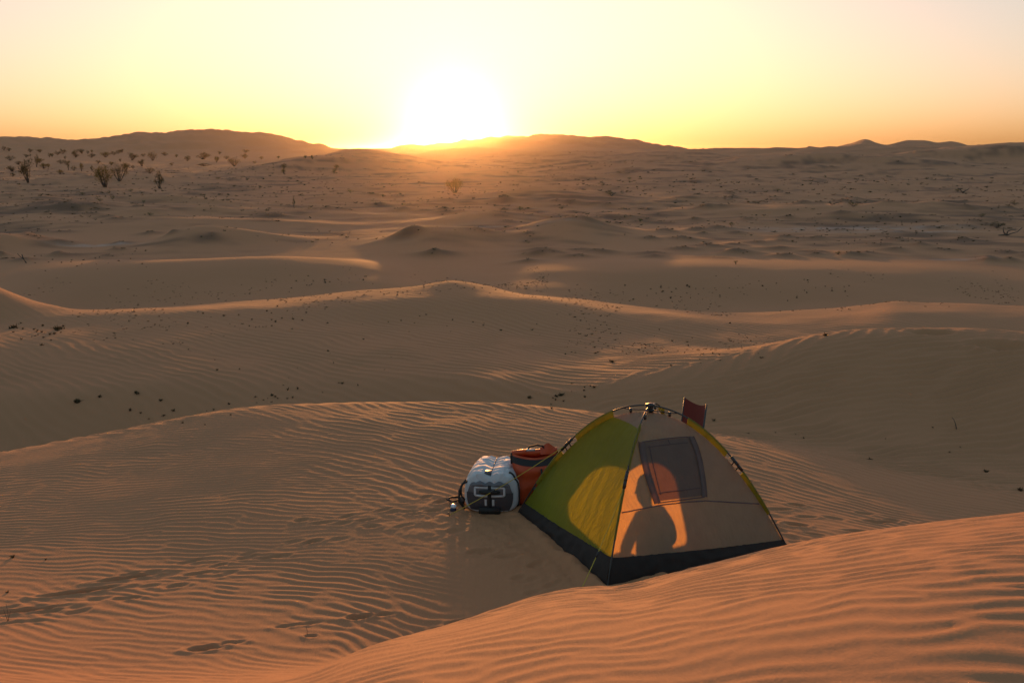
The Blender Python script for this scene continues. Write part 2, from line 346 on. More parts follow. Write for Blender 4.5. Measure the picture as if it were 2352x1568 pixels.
for i in range(26):
    px = g_.uniform(1700, 2250); py = 1085 + (px - 1700) * .16 + g_.uniform(-10, 110)
    dent(px, py, zdist(px, py) * 1.01, g_.uniform(.10, .2), g_.uniform(.04, .07), math.radians(g_.uniform(-30, 20)), g_.uniform(.015, .035))
for (px, py, Y) in [(2140, 775, 20.2), (2270, 800, 19.4), (2310, 806, 19.2)]:
    dent(px, py, Y, .5, .22, 0, .10)

# sand drifted against the tent and the trampled ground of the camp
i0, i1 = np.searchsorted(rr, [7.2, 13.0]); j0, j1 = np.searchsorted(th, [-.2, .42])
xx, yy = Xg[i0:i1, j0:j1], Yg[i0:i1, j0:j1]; cy_, sy_ = math.cos(math.radians(23.14)), math.sin(math.radians(23.14))
lx, ly = (xx - 1.442) * cy_ + (yy - 10.074) * sy_, -(xx - 1.442) * sy_ + (yy - 10.074) * cy_
dd = np.maximum(np.abs(lx), np.abs(ly)) - 1.05
flat = 1 - sstep(-.1, .25, dd)
Zg[i0:i1, j0:j1] = Zg[i0:i1, j0:j1] * (1 - flat) - .004 * flat
Zg[i0:i1, j0:j1] += np.clip(.045 + .045 * gnoise(xx * 2.6, yy * 2.6, 131) + .02 * gnoise(xx * 7, yy * 7, 134), 0, 1) * np.exp(-((dd - .05) / .1) ** 2) * (dd > -.08)
camp = np.exp(-np.maximum(dd, 0) ** 2 / .5) + .8 * np.exp(-((xx + .3) / .9) ** 2 - ((yy - 10.2) / .8) ** 2)
Zg[i0:i1, j0:j1] += np.clip(camp, 0, 1) * (dd > 0) * (.012 * gnoise(xx * 5.5, yy * 5.5, 132) + .006 * gnoise(xx * 13, yy * 13, 133))

# colour masks carried by the sheet: salt crust of the pans, stony dark soil between the dunes
salt = np.zeros_like(Zg); soil = np.zeros_like(Zg)
for (px, py, Y, sx, sy, k) in [(1960, 512, 70, 6.5, 1.3, 1), (2080, 520, 67, 5.0, .8, .9), (1800, 520, 68, 4, .8, .6), (225, 550, 57, 2.2, .5, 1), (1130, 518, 68, 4, .6, .55), (2180, 578, 50, 2.5, .5, .7), (1250, 533, 63, 4, .5, .3), (1650, 512, 70, 4, .5, .5), (1350, 512, 70, 4, .6, .5)]:
    x0 = (px - CX) / F * Y
    salt = np.maximum(salt, (.65 * k) * np.exp(-((Xg - x0) / sx) ** 2 - ((Yg - Y) / sy) ** 2))
low = .8 * gnoise(Xg / 16, Yg / 9, 101) + .6 * gnoise(Xg / 5, Yg / 2.2, 102) + .35 * gnoise(Xg / 1.7, Yg / 1.2, 103)
soil = np.clip(low * 1.6, 0, 1) * sstep(48, 62, Rg) * (1 - sstep(240, 380, Rg)) * .95
for (x, y, s, h) in MOUNDS:
    i0, i1 = np.searchsorted(rr, [math.hypot(x, y) - 2 * s, math.hypot(x, y) + 2 * s]); t0 = math.atan2(x, y); j0, j1 = np.searchsorted(th, [t0 - 2 * s / y, t0 + 2 * s / y])
    q_ = np.exp(-((Xg[i0:i1, j0:j1] - x) ** 2 + (Yg[i0:i1, j0:j1] - y) ** 2) / (s * s) * 1.1); soil[i0:i1, j0:j1] = np.maximum(soil[i0:i1, j0:j1], .9 * q_)

def ground_z(x, y):
    """height of the finished sheet"""
    r = math.hypot(x, y); t = math.atan2(x, y)
    i = min(max(int(np.searchsorted(rr, r)) - 1, 0), NR - 2); j = min(max(int(np.searchsorted(th, t)) - 1, 0), NT - 2)
    a = (r - rr[i]) / (rr[i + 1] - rr[i]); b = (t - th[j]) / (th[j + 1] - th[j])
    return float((Zg[i, j] * (1 - b) + Zg[i, j + 1] * b) * (1 - a) + (Zg[i + 1, j] * (1 - b) + Zg[i + 1, j + 1] * b) * a)

me = bpy.data.meshes.new('desert_ground')
nv = NR * NT; me.vertices.add(nv)
me.vertices.foreach_set('co', np.stack([Xg, Yg, Zg], -1).astype(np.float32).ravel())
ii, jj = np.meshgrid(np.arange(NR - 1), np.arange(NT - 1), indexing='ij')
v0 = (ii * NT + jj).ravel(); quads = np.stack([v0, v0 + NT, v0 + NT + 1, v0 + 1], -1)[:, ::-1]
nq = len(quads)
me.loops.add(nq * 4); me.loops.foreach_set('vertex_index', quads.astype(np.int32).ravel())
me.polygons.add(nq); me.polygons.foreach_set('loop_start', np.arange(0, nq * 4, 4, dtype=np.int32))
me.polygons.foreach_set('loop_total', np.full(nq, 4, dtype=np.int32))
me.update(calc_edges=True)
for nm, arr in (('salt', salt), ('soil', soil)):
    at_ = me.attributes.new(nm, 'FLOAT', 'POINT'); at_.data.foreach_set('value', arr.astype(np.float32).ravel())

M_SAND, n, l, bs = mat('sand')
tc = n.new('ShaderNodeTexCoord')
def noise(scale, det=4, rough=.55):
    t = n.new('ShaderNodeTexNoise'); t.inputs['Scale'].default_value = scale; t.inputs['Detail'].default_value = det; t.inputs['Roughness'].default_value = rough
    l.new(tc.outputs['Object'], t.inputs['Vector']); return t.outputs['Fac']
def mixc(fac, a, b):
    m = n.new('ShaderNodeMix'); m.data_type = 'RGBA'
    for s, v in ((m.inputs[0], fac), (m.inputs[6], a), (m.inputs[7], b)):
        if isinstance(v, bpy.types.NodeSocket): l.new(v, s)
        else: s.default_value = v
    return m.outputs[2]
c1 = mixc(noise(.35, 5), (.385, .183, .091, 1), (.448, .213, .107, 1))
c2 = mixc(noise(2.6, 4), c1, (.415, .193, .097, 1))
a1 = n.new('ShaderNodeAttribute'); a1.attribute_name = 'soil'
c3 = mixc(a1.outputs['Fac'], c2, (.15, .08, .047, 1))
a2 = n.new('ShaderNodeAttribute'); a2.attribute_name = 'salt'
br = n.new('ShaderNodeMath'); br.operation = 'MULTIPLY'; l.new(a2.outputs['Fac'], br.inputs[0])
rm = n.new('ShaderNodeMapRange'); rm.inputs[1].default_value = .35; rm.inputs[2].default_value = .62; l.new(noise(1.1, 6, .7), rm.inputs[0]); l.new(rm.outputs[0], br.inputs[1])
c4 = mixc(br.outputs[0], c3, (.42, .36, .33, 1))
l.new(c4, bs.inputs['Base Color'])
bs.inputs['Roughness'].default_value = .92; bs.inputs['Specular IOR Level'].default_value = .15
bp = n.new('ShaderNodeBump'); bp.inputs['Strength'].default_value = .5; bp.inputs['Distance'].default_value = .006
mp = n.new('ShaderNodeMapping'); mp.inputs['Rotation'].default_value = (0, 0, math.radians(-35)); mp.inputs['Scale'].default_value = (26, 5, 8); l.new(tc.outputs['Object'], mp.inputs['Vector'])
cn = n.new('ShaderNodeTexNoise'); cn.inputs['Scale'].default_value = 1.0; cn.inputs['Detail'].default_value = 3; l.new(mp.outputs[0], cn.inputs['Vector'])
b0 = n.new('ShaderNodeBump'); b0.inputs['Strength'].default_value = .55; b0.inputs['Distance'].default_value = .012; l.new(cn.outputs['Fac'], b0.inputs['Height'])
l.new(b0.outputs[0], bp.inputs['Normal'])
l.new(noise(55, 5, .7), bp.inputs['Height']); l.new(bp.outputs[0], bs.inputs['Normal'])
ground = link('desert_ground', me, M_SAND)
tag(ground, 'rippled orange desert sand rolling in dunes to the skyline', None, None, 'structure')
# ------------------------------------------------------------------ mesh helpers for the camp
def mesh_from(name, vs_, fs):
    m = bpy.data.meshes.new(name); m.from_pydata([tuple(map(float, v)) for v in vs_], [], fs); m.update(); return m

def grid_mesh(name, P, closed_u=False):
    """P: (nv, nu, 3) array of points"""
    nv_, nu_ = P.shape[:2]; fs = []
    for i in range(nv_ - 1):
        for j in range(nu_ - (0 if closed_u else 1)):
            k = (j + 1) % nu_
            fs.append((i * nu_ + j, i * nu_ + k, (i + 1) * nu_ + k, (i + 1) * nu_ + j))
    return mesh_from(name, P.reshape(-1, 3), fs)

def tube_geo(pts, rad, n=6, cap=True):
    pts = [Vector(p) for p in pts]; rad = rad if hasattr(rad, '__len__') else [rad] * len(pts)
    V, Fc = [], []; up = Vector((0, 0, 1)); prev = None
    for i, p in enumerate(pts):
        d = (pts[min(i + 1, len(pts) - 1)] - pts[max(i - 1, 0)]).normalized()
        a = prev - d * prev.dot(d) if prev is not None else (up.cross(d) if abs(d.z) < .95 else Vector((1, 0, 0)).cross(d))
        a.normalize(); prev = a; b = d.cross(a)
        for k in range(n):
            t = 2 * math.pi * k / n; V.append(p + (a * math.cos(t) + b * math.sin(t)) * rad[i])
    for i in range(len(pts) - 1):
        for k in range(n): Fc.append((i * n + k, i * n + (k + 1) % n, (i + 1) * n + (k + 1) % n, (i + 1) * n + k))
    if cap: Fc.append(tuple(range(n))[::-1]); Fc.append(tuple(range((len(pts) - 1) * n, len(pts) * n)))
    return V, Fc

def tube(name, pts, rad, m, parent=None, n=6):
    V, Fc = tube_geo(pts, rad, n); return link(name, mesh_from(name, V, Fc), m, parent)

def join_geo(parts):
    V, Fc = [], []
    for v, f in parts:
        o = len(V); V += list(v); Fc += [tuple(i + o for i in q) for q in f]
    return V, Fc

def box_geo(c, s, rot=None):
    V = [Vector((x * s[0] / 2, y * s[1] / 2, z * s[2] / 2)) for x in (-1, 1) for y in (-1, 1) for z in (-1, 1)]
    if rot: V = [Euler(rot).to_matrix() @ v for v in V]
    V = [v + Vector(c) for v in V]
    return V, [(0, 1, 3, 2), (4, 6, 7, 5), (0, 4, 5, 1), (2, 3, 7, 6), (0, 2, 6, 4), (1, 5, 7, 3)]

def rbox(name, c, s, m, parent=None, bev=.008, rot=None):
    bm = bmesh.new(); V, Fc = box_geo((0, 0, 0), s)
    bv = [bm.verts.new(v) for v in V]; [bm.faces.new([bv[i] for i in f]) for f in Fc]
    bmesh.ops.bevel(bm, geom=bm.edges[:], offset=bev, segments=2, affect='EDGES')
    me_ = bpy.data.meshes.new(name); bm.to_mesh(me_); bm.free()
    o = link(name, me_, m, parent); o.location = c
    if rot: o.rotation_euler = rot
    return o

def cloth(name, c_front, trans, c_trans=None, rough=.6, weave=260, bump=.8):
    """woven tent cloth: part of the light is scattered back, part passes through"""
    m = bpy.data.materials.new(name); m.use_nodes = True; n, l = m.node_tree.nodes, m.node_tree.links
    bs = n['Principled BSDF']; tr = n.new('ShaderNodeBsdfTranslucent'); mx = n.new('ShaderNodeMixShader')
    tcn = n.new('ShaderNodeTexCoord'); no = n.new('ShaderNodeTexNoise'); no.inputs['Scale'].default_value = 9; no.inputs['Detail'].default_value = 5
    l.new(tcn.outputs['Object'], no.inputs['Vector'])
    def var(c):
        mm = n.new('ShaderNodeMix'); mm.data_type = 'RGBA'; l.new(no.outputs['Fac'], mm.inputs[0])
        mm.inputs[6].default_value = (*[x * .86 for x in c], 1); mm.inputs[7].default_value = (*[min(1, x * 1.12) for x in c], 1); return mm.outputs[2]
    l.new(var(c_front), bs.inputs['Base Color']); bs.inputs['Roughness'].default_value = rough
    l.new(var(c_trans or c_front), tr.inputs['Color'])
    nb = n.new('ShaderNodeTexNoise'); nb.inputs['Scale'].default_value = 1.0; nb.inputs['Detail'].default_value = 5
    mpn = n.new('ShaderNodeMapping'); mpn.inputs['Scale'].default_value = (34, 34, 5); l.new(tcn.outputs['Object'], mpn.inputs['Vector']); l.new(mpn.outputs[0], nb.inputs['Vector'])
    b = n.new('ShaderNodeBump'); b.inputs['Strength'].default_value = bump; b.inputs['Distance'].default_value = .012
    l.new(nb.outputs['Fac'], b.inputs['Height']); l.new(b.outputs[0], bs.inputs['Normal']); l.new(b.outputs[0], tr.inputs['Normal'])
    mx.inputs[0].default_value = trans
    l.new(bs.outputs[0], mx.inputs[1]); l.new(tr.outputs[0], mx.inputs[2]); l.new(mx.outputs[0], n['Material Output'].inputs['Surface'])
    return m

def solid(name, c, rough=.5, metal=0.0, bump=0.0, bscale=40, var=.12, bdist=.01):
    m, n, l, bs = mat(name)
    tcn = n.new('ShaderNodeTexCoord'); no = n.new('ShaderNodeTexNoise'); no.inputs['Scale'].default_value = bscale; no.inputs['Detail'].default_value = 5
    l.new(tcn.outputs['Object'], no.inputs['Vector'])
    mm = n.new('ShaderNodeMix'); mm.data_type = 'RGBA'; l.new(no.outputs['Fac'], mm.inputs[0])
    mm.inputs[6].default_value = (*[x * (1 - var) for x in c], 1); mm.inputs[7].default_value = (*[min(1, x * (1 + var)) for x in c], 1)
    l.new(mm.outputs[2], bs.inputs['Base Color']); bs.inputs['Roughness'].default_value = rough; bs.inputs['Metallic'].default_value = metal
    if bump:
        b = n.new('ShaderNodeBump'); b.inputs['Strength'].default_value = bump; b.inputs['Distance'].default_value = bdist
        l.new(no.outputs['Fac'], b.inputs['Height']); l.new(b.outputs[0], bs.inputs['Normal'])
    return m

M_BEIGE = cloth('beige_cloth', (.31, .245, .185), .5, (.98, .54, .18))
M_GREEN = cloth('green_cloth', (.22, .245, .012), .54, (.64, .58, .008))
M_YELLOW = cloth('yellow_cloth', (.30, .26, .015), .5, (.38, .32, .012))
M_REAR = cloth('coated_green_cloth', (.13, .13, .025), .15, (.38, .32, .06))
M_WINDOW = cloth('window_cloth', (.17, .135, .115), .5, (.42, .30, .2))
M_BORDER = cloth('window_border_cloth', (.15, .112, .105), .4, (.28, .19, .15))
M_TAPE = cloth('seam_tape', (.16, .115, .11), .3, (.25, .16, .12))
M_TUB = solid('groundsheet_cloth', (.022, .013, .010), .85, 0, .35, 26)
M_BLACK = solid('black_plastic', (.02, .018, .018), .4)
M_POLE = solid('black_rod', (.03, .027, .025), .35)
M_LINE = solid('yellow_cord', (.5, .38, .05), .7)

# ------------------------------------------------------------------ the tent
TC, YAW, TH = (1.442, 10.074, 0.0), math.radians(23.14), 1.05
ZT, ZP, PW = 1.33, 1.40, 2.03
CORN = dict(N=(-1, -1), L=(-1, 1), R=(1, -1), B=(1, 1))
TUBH = dict(N=.24, L=.14, R=.13, B=.14)
def Zf(q): return ZT * (1 - q ** PW)
def q_of_z(z): return np.clip(1 - z / ZT, 0, 1) ** (1 / PW)
def wall_pt(fc, u, q, off=0.0):
    (ax, ay), (bx, by) = CORN[fc[0]], CORN[fc[1]]
    u = np.asarray(u, float); q = np.asarray(q, float) * np.ones_like(u); m = (1 - u) / 2
    x, y = ax * m + bx * (1 - m), ay * m + by * (1 - m); nx, ny = (ax + bx) / 2, (ay + by) / 2
    sag = .05 * (1 - u * u) * np.sin(np.pi * np.clip(q, 0, 1) ** 1.2)
    k = q * (1 - .03 * np.sin(np.pi * np.clip(q, 0, 1)))
    wr = .007 * gnoise(u * 6 + 7 * ax, q * 9 + 3 * by, 201) * (1 - np.abs(u)) ** .5 + .005 * np.exp(-((np.abs(u) - .9) / .1) ** 2) * np.sin(q * 70 + np.abs(u) * 30 + gnoise(q * 8, u * 2, 202) * 4) * (q < .94) + .008 * gnoise(u * 16, q * 2.2 + 5 * ax, 203) * np.clip(1.2 * q - .3, 0, 1) * (1 - np.abs(u)) ** .3
    return np.stack([TH * (x * k - nx * sag) + nx * (off + wr), TH * (y * k - ny * sag) + ny * (off + wr), Zf(q) + .35 * off], -1)
def tub_h(fc, u): m = (1 - u) / 2; return TUBH[fc[0]] * m + TUBH[fc[1]] * (1 - m) - .015 * (1 - u * u)

TZ = ground_z(TC[0], TC[1])
tent = empty('dome_tent', (TC[0], TC[1], 0.0), YAW)
tag(tent, 'green and beige pop-up dome tent with black frame, pitched in the sand', 'tent')
QCAP = .27
us = np.linspace(-1, 1, 61)
for fc, m_ in (('NL', M_GREEN), ('NR', M_BEIGE), ('RB', M_REAR)):
    q0 = q_of_z(tub_h(fc, us)); rows = [wall_pt(fc, us, q0 + (QCAP - q0) * t) for t in np.linspace(0, 1, 49)]
    o = link('wall_panel', grid_mesh('wall_panel', np.array(rows)), m_, tent)
    tag(o, {'NL': 'lime green wall panel', 'NR': 'beige wall panel with a window', 'RB': 'green rear wall panel'}[fc])
# wall with the open door: rings from the door's edge to the wall's edge
DOOR = [(-.714, .855), (-.694, .779), (-.664, .698), (-.61, .633), (-.494, .578), (-.333, .538), (-.138, .514), (.048, .510), (.268, .522), (.439, .55), (.56, .592), (.605, .638),
        (.609, .70), (.614, .795), (.62, .85), (.625, .878), (.60, .892), (.45, .895), (.0, .895), (-.3, .894), (-.55, .893), (-.66, .888), (-.705, .876)]
DP = np.array(DOOR + DOOR[:1]); sg = np.r_[0, np.cumsum(np.hypot(*np.diff(DP, axis=0).T))]
ND = 140; tt = np.linspace(0, sg[-1], ND + 1)[:-1]
du, dq = np.interp(tt, sg, DP[:, 0]), np.interp(tt, sg, DP[:, 1])
for _ in range(2): du = (np.roll(du, 1) + 2 * du + np.roll(du, -1)) / 4; dq = (np.roll(dq, 1) + 2 * dq + np.roll(dq, -1)) / 4
ang = np.unwrap(np.arctan2(dq - .72, (du + .03)))
ou, oq = [], []
for a in ang:
    c_, s_ = math.cos(a), math.sin(a); best = 9
    for (lim, cc) in ((1 + .03, c_), (-1 + .03, c_)):
        if abs(cc) > 1e-6 and lim / cc > 0: best = min(best, lim / cc)
    qlo = 1.0
    for lim in (QCAP - .72, .955 - .72):
        if abs(s_) > 1e-6 and lim / s_ > 0: best = min(best, lim / s_)
    ou.append(-.03 + c_ * best); oq.append(.72 + s_ * best)
ou, oq = np.array(ou), np.array(oq)
rings = [wall_pt('LB', du + (ou - du) * t, dq + (oq - dq) * t) for t in np.linspace(0, 1, 16)]
o = link('wall_panel', grid_mesh('wall_panel', np.array(rings), True), M_REAR, tent); tag(o, 'rear wall panel with an open arched door')
rim = [Vector(p) for p in wall_pt('LB', du, dq, .004)]
tube('door_zip', rim + rim[:1], .006, M_TAPE, tent)
# the door leaf, rolled up and tied at its side
roll = [Vector(wall_pt('LB', np.array(.70), np.array(q), .03)) for q in np.linspace(.60, .87, 9)]
tube('door_leaf', roll, [.02 + .006 * math.sin(i * 1.7) for i in range(9)], M_GREEN, tent, 10)

# roof cap
parts = []
for fc in ('NL', 'NR', 'RB', 'LB'):
    f2 = 'LB' if fc == 'LB' else fc
    rows = np.array([wall_pt(f2, np.linspace(-1, 1, 25), np.full(25, q)) for q in np.linspace(QCAP + .004, .012, 12)])
    V = [tuple(p) for p in rows.reshape(-1, 3)]; nu_ = 25
    parts.append((V, [(i * nu_ + j, i * nu_ + j + 1, (i + 1) * nu_ + j + 1, (i + 1) * nu_ + j) for i in range(11) for j in range(nu_ - 1)]))
o = link('roof_cap', mesh_from('roof_cap', *join_geo(parts)), M_BEIGE, tent)

# groundsheet tub
parts = []
for fc in ('NL', 'NR', 'RB', 'LB'):
    hh = tub_h(fc, us); rows = []
    for t in np.linspace(0, 1, 9):
        q = q_of_z(hh * t); p = wall_pt(fc, us, q, .003 + .018 * math.sin(math.pi * t)); p[:, 2] = hh * t + .004
        p[:, :2] += (.02 * gnoise(us * 9 + ord(fc[0]), np.full(61, t * 3.0), 210) * (1 - us ** 4))[:, None]
        rows.append(p)
    V = np.array(rows).reshape(-1, 3); parts.append((V, [(i * 61 + j, i * 61 + j + 1, (i + 1) * 61 + j + 1, (i + 1) * 61 + j) for i in range(8) for j in range(60)]))
parts.append(([(-TH, -TH, .012), (TH, -TH, .012), (TH, TH, .012), (-TH, TH, .012)], [(0, 1, 2, 3)]))
o = link('groundsheet', mesh_from('groundsheet', *join_geo(parts)), M_TUB, tent); tag(o, 'dark grey waterproof groundsheet edge')

# poles, sleeves, clips
def pole_pt(k, q): cx_, cy_ = CORN[k]; return Vector((cx_ * TH * q, cy_ * TH * q, ZP * (1 - q ** PW)))
def fab_pt(k, q):
    fc, uu = {'N': ('NL', -1), 'L': ('NL', 1), 'R': ('NR', 1), 'B': ('RB', 1)}[k]
    return Vector(wall_pt(fc, np.array(float(uu)), np.array(float(q))))
HUB = Vector((0, 0, 1.405))
for k in 'NLRB':
    pts = [HUB + (pole_pt(k, .06) - HUB) * .7] + [pole_pt(k, q) for q in np.linspace(.06, 1.0, 40)]
    foot = pole_pt(k, 1.03); foot.z = -.02
    p = tube('pole', pts + [foot], .0085, M_POLE, tent, 8)
    for (qa, qb) in ((.27, .55), (.66, .85)):
        rows = []
        for q in np.linspace(qa, qb, 14):
            a_, b_ = pole_pt(k, q), fab_pt(k, q); o1 = (a_ - b_).normalized(); side = Vector((-CORN[k][1], CORN[k][0], 0)).normalized()
            loop = [b_ - side * .003, a_ - side * .011, a_ + o1 * .012, a_ + side * .011, b_ + side * .003]
            rows.append(loop)
        s_ = link('pole_sleeve', grid_mesh('pole_sleeve', np.array(rows)), M_YELLOW, tent)
        for q in (qa + .002, (qa + qb) / 2, qb - .002):
            a_, b_ = pole_pt(k, q), fab_pt(k, q); tube('seam', [b_, a_ + (a_ - b_).normalized() * .013], .004, M_TAPE, s_, 5)
    for q in (.60, .63):
        a_, b_ = pole_pt(k, q), fab_pt(k, q); V1 = tube_geo([b_, a_], .007, 6)
        d_ = (pole_pt(k, q + .012) - pole_pt(k, q - .012)); V2 = tube_geo([a_ - d_, a_ + d_], .017, 8)
        link('clip', mesh_from('clip', *join_geo([V1, V2])), M_BLACK, tent)
    # elbow joint of the folding frame and strut to the hub
    j = pole_pt(k, .2); low = pole_pt(k, .14); low.z -= .035
    link('strut', mesh_from('strut', *join_geo([tube_geo([Vector((0, 0, 1.355)), low, j], .006, 6), tube_geo([low + Vector((0, 0, .012)), low - Vector((0, 0, .035))], .014, 6)])), M_POLE, tent)
hubg = [tube_geo([(0, 0, 1.33), (0, 0, 1.425)], .03, 10), tube_geo([(0, 0, 1.395), (0, 0, 1.418)], .05, 12), tube_geo([(0, 0, 1.345), (0, 0, 1.362)], .045, 12)]
hub = link('hub', mesh_from('hub', *join_geo(hubg)), M_BLACK, tent); tag(hub, 'black plastic hub where the poles meet')
V, Fc = box_geo((.11, -.07, 1.345), (.035, .012, .06)); link('vent_tab', mesh_from('vent_tab', V, Fc), M_YELLOW, tent)

# window of the beige wall
def uq_strip(fc, path, w, off, name, m_, parent, n=24):
    path = np.array(path, float); s_ = np.r_[0, np.cumsum(np.hypot(*np.diff(path, axis=0).T))]; t = np.linspace(0, s_[-1], n)
    u_, q_ = np.interp(t, s_, path[:, 0]), np.interp(t, s_, path[:, 1])
    c_ = wall_pt(fc, u_, q_, off); d = np.gradient(c_, axis=0); d /= np.linalg.norm(d, axis=1)[:, None]
    nx, ny = (CORN[fc[0]][0] + CORN[fc[1]][0]) / 2, (CORN[fc[0]][1] + CORN[fc[1]][1]) / 2
    nn = np.tile(np.array([nx, ny, .8]) / math.hypot(1, .8), (n, 1)); sd = np.cross(nn, d); sd /= np.linalg.norm(sd, axis=1)[:, None]
    rows = np.stack([c_ - sd * w / 2 - nn * .003, c_ - sd * w / 2, c_ + sd * w / 2, c_ + sd * w / 2 - nn * .003], 1)
    return link(name, grid_mesh(name, rows), m_, parent)
WQ = dict(tl=(-.83, .38), tr=(.66, .39), br=(.28, .74), bl=(-.44, .735))
def wq(a, b):    # a across 0..1, b down 0..1
    tl, tr, br, bl = (np.array(WQ[k]) for k in ('tl', 'tr', 'br', 'bl'))
    a = np.asarray(a)[..., None]; b = np.asarray(b)[..., None]
    return (tl * (1 - a) + tr * a) * (1 - b) + (bl * (1 - a) + br * a) * b
A_, B_ = np.meshgrid(np.linspace(.02, .98, 24), np.linspace(.02, .98, 24)); Q_ = wq(A_, B_)
win = link('window', grid_mesh('window', wall_pt('NR', Q_[..., 0], Q_[..., 1], .006)), M_WINDOW, tent); tag(win, 'dark mesh window with sewn border in the beige wall')
for nm, a0, b0, a1, b1, w in (('window_border', 0, 0, 1, 0, .012), ('window_border', .0, 0, .0, 1, .075), ('window_border', 1, 0, 1, 1, .06), ('window_border', 0, 1, 1, 1, .012), ('window_seam', .12, .13, .9, .13, .008), ('window_seam', .10, .88, .93, .88, .010), ('window_seam', .16, .1, .13, .9, .010), ('window_seam', .55, .02, .57, .13, .008)):
    pa, pb = wq(np.array(a0), np.array(b0)), wq(np.array(a1), np.array(b1)); uq_strip('NR', [pa, pb], w, .011 if w < .03 else .014, nm, M_BORDER, win)
uq_strip('NR', [(-.985, .745), (-.44, .745), (0, .75), (.28, .757), (.985, .80)], .012, .004, 'seam', M_TAPE, tent, 40)
# guy lines with their pegs
def guy(a, px, py, label, nz_=0.0):
    Y = zdist(px, py); x, y, _ = at(px, py, Y); z = ground_z(x, y)
    inv = Matrix.Rotation(-YAW, 3, 'Z'); g = inv @ (Vector((x, y, z + .01)) - Vector(TC))
    a = Vector(a); n_ = 14; pts = [a.lerp(g, t) - Vector((0, 0, .03 * math.sin(math.pi * t))) for t in np.linspace(0, 1, n_)]
    o = tube('guy_line', pts, .0042, M_LINE, tent, 5); tag(o, label)
    d = (g - a).normalized(); s_ = a.lerp(g, .62) - Vector((0, 0, .028)); tube('tensioner', [s_ - d * .03, s_ + d * .03], .011, M_BLACK, o, 6)
    tube('peg', [g - d * .02 + Vector((0, 0, -.1)), g + Vector((0, 0, .03)), g + d * .02 + Vector((0, 0, .025))], .005, M_BLACK, o, 6)
guy(pole_pt('L', .62), 1031, 1184, 'yellow cord stretched past the bags')
guy(pole_pt('N', .66), 1333, 1352, 'yellow cord pegged in front of the tent')
# ------------------------------------------------------------------ the person sitting inside
def rz(v, a): c_, s_ = math.cos(a), math.sin(a); return (v[0] * c_ - v[1] * s_, v[0] * s_ + v[1] * c_, v[2])
def make_person():
    J, E_, Rd = [], [], []
    def v(p, r): J.append(p); Rd.append(r); return len(J) - 1
    def chain(start, pts):
        i = start
        for p, r in pts:
            k = v(p, r); E_.append((i, k)); i = k
        return i
    pel = v((0, .07, .13), (.25, .18))
    chest = chain(pel, [((0, .06, .27), (.25, .16)), ((0, .04, .42), (.19, .12)), ((0, .02, .545), (.12, .085))])
    neck = chain(chest, [((0, 0, .61), (.052, .052)), ((0, -.015, .665), (.056, .06))])
    hb = chain(neck, [((-.01, -.03, .72), (.07, .082)), ((-.01, -.025, .785), (.078, .092)), ((-.01, -.02, .845), (.055, .062))])
    chain(hb - 1, [((-.045, -.115, .765), (.014, .014)), ((-.055, -.138, .755), (.009, .009))])        # nose
    chain(hb - 2, [((-.035, -.1, .705), (.022, .02))])                                                 # chin
    for s in (-1, 1):
        sh = chain(chest, [((s * .15, .03, .55), (.066, .066))])
        wr_ = chain(sh, [((s * .235, .02, .45), (.075, .07)), ((s * .31, -.02, .32), (.075, .07)), ((s * .22, -.14, .285), (.05, .05)), ((s * .14, -.225, .265), (.028, .026))])
        palm = chain(wr_, [((s * .10, -.262, .262), (.034, .016))])
        for i, ln in enumerate((.06, .075, .08, .068)):
            b = (s * (.075 + .0), -.262 - .018 + .014 * i, .262 + .004)
            chain(palm, [((s * .075, -.285 + .017 * i, .262), (.009, .009)), ((s * (.075 - ln * .55), -.287 + .017 * i, .252), (.008, .008)), ((s * (.075 - ln), -.284 + .016 * i, .235), (.0065, .0065))])
        chain(palm, [((s * .105, -.30, .275), (.0105, .0105)), ((s * .085, -.325, .272), (.009, .009))])
        hip = chain(pel, [((s * .11, .03, .115), (.105, .095))])
        an = chain(hip, [((s * .22, -.1, .19), (.10, .10)), ((s * .325, -.205, .25), (.08, .085)), ((s * .2, -.27, .155), (.065, .065)), ((s * .02, -.30 - .03 * s, .085), (.042, .042))])
        chain(an, [((-s * .07, -.335 - .03 * s, .065), (.042, .034)), ((-s * .13, -.36 - .03 * s, .06), (.034, .022))])
    me_ = bpy.data.meshes.new('person'); me_.from_pydata([rz(p, math.radians(-34)) for p in J], E_, []); me_.update()
    o = bpy.data.objects.new('person', me_); col.objects.link(o)
    sk = o.modifiers.new('skin', 'SKIN'); sk.use_smooth_shade = True
    lay = me_.skin_vertices[0].data
    for i, r in enumerate(Rd): lay[i].radius = r; lay[i].use_root = (i == pel)
    sb = o.modifiers.new('sub', 'SUBSURF'); sb.levels = 1; sb.render_levels = 2
    me_.materials.append(solid('dark_clothes', (.06, .05, .05), .85, 0, .3, 60))
    return o
person = make_person(); person.location = (1.27, 10.12, .0)
tag(person, 'person in dark clothes sitting cross-legged inside the tent, seen as a shadow on its wall', 'person')
hv = []
for i in range(7):
    for j in range(16):
        a = 2 * math.pi * j / 16; t = i / 6 * math.pi * .56
        hv.append(rz((-.01 + .088 * math.sin(t) * math.cos(a), -.012 + .1 * math.sin(t) * math.sin(a) + .012, .80 + .1 * math.cos(t)), math.radians(-34)))
hair = link('hair', grid_mesh('hair', np.array(hv).reshape(7, 16, 3), True), solid('dark_hair', (.03, .02, .015), .6), person)

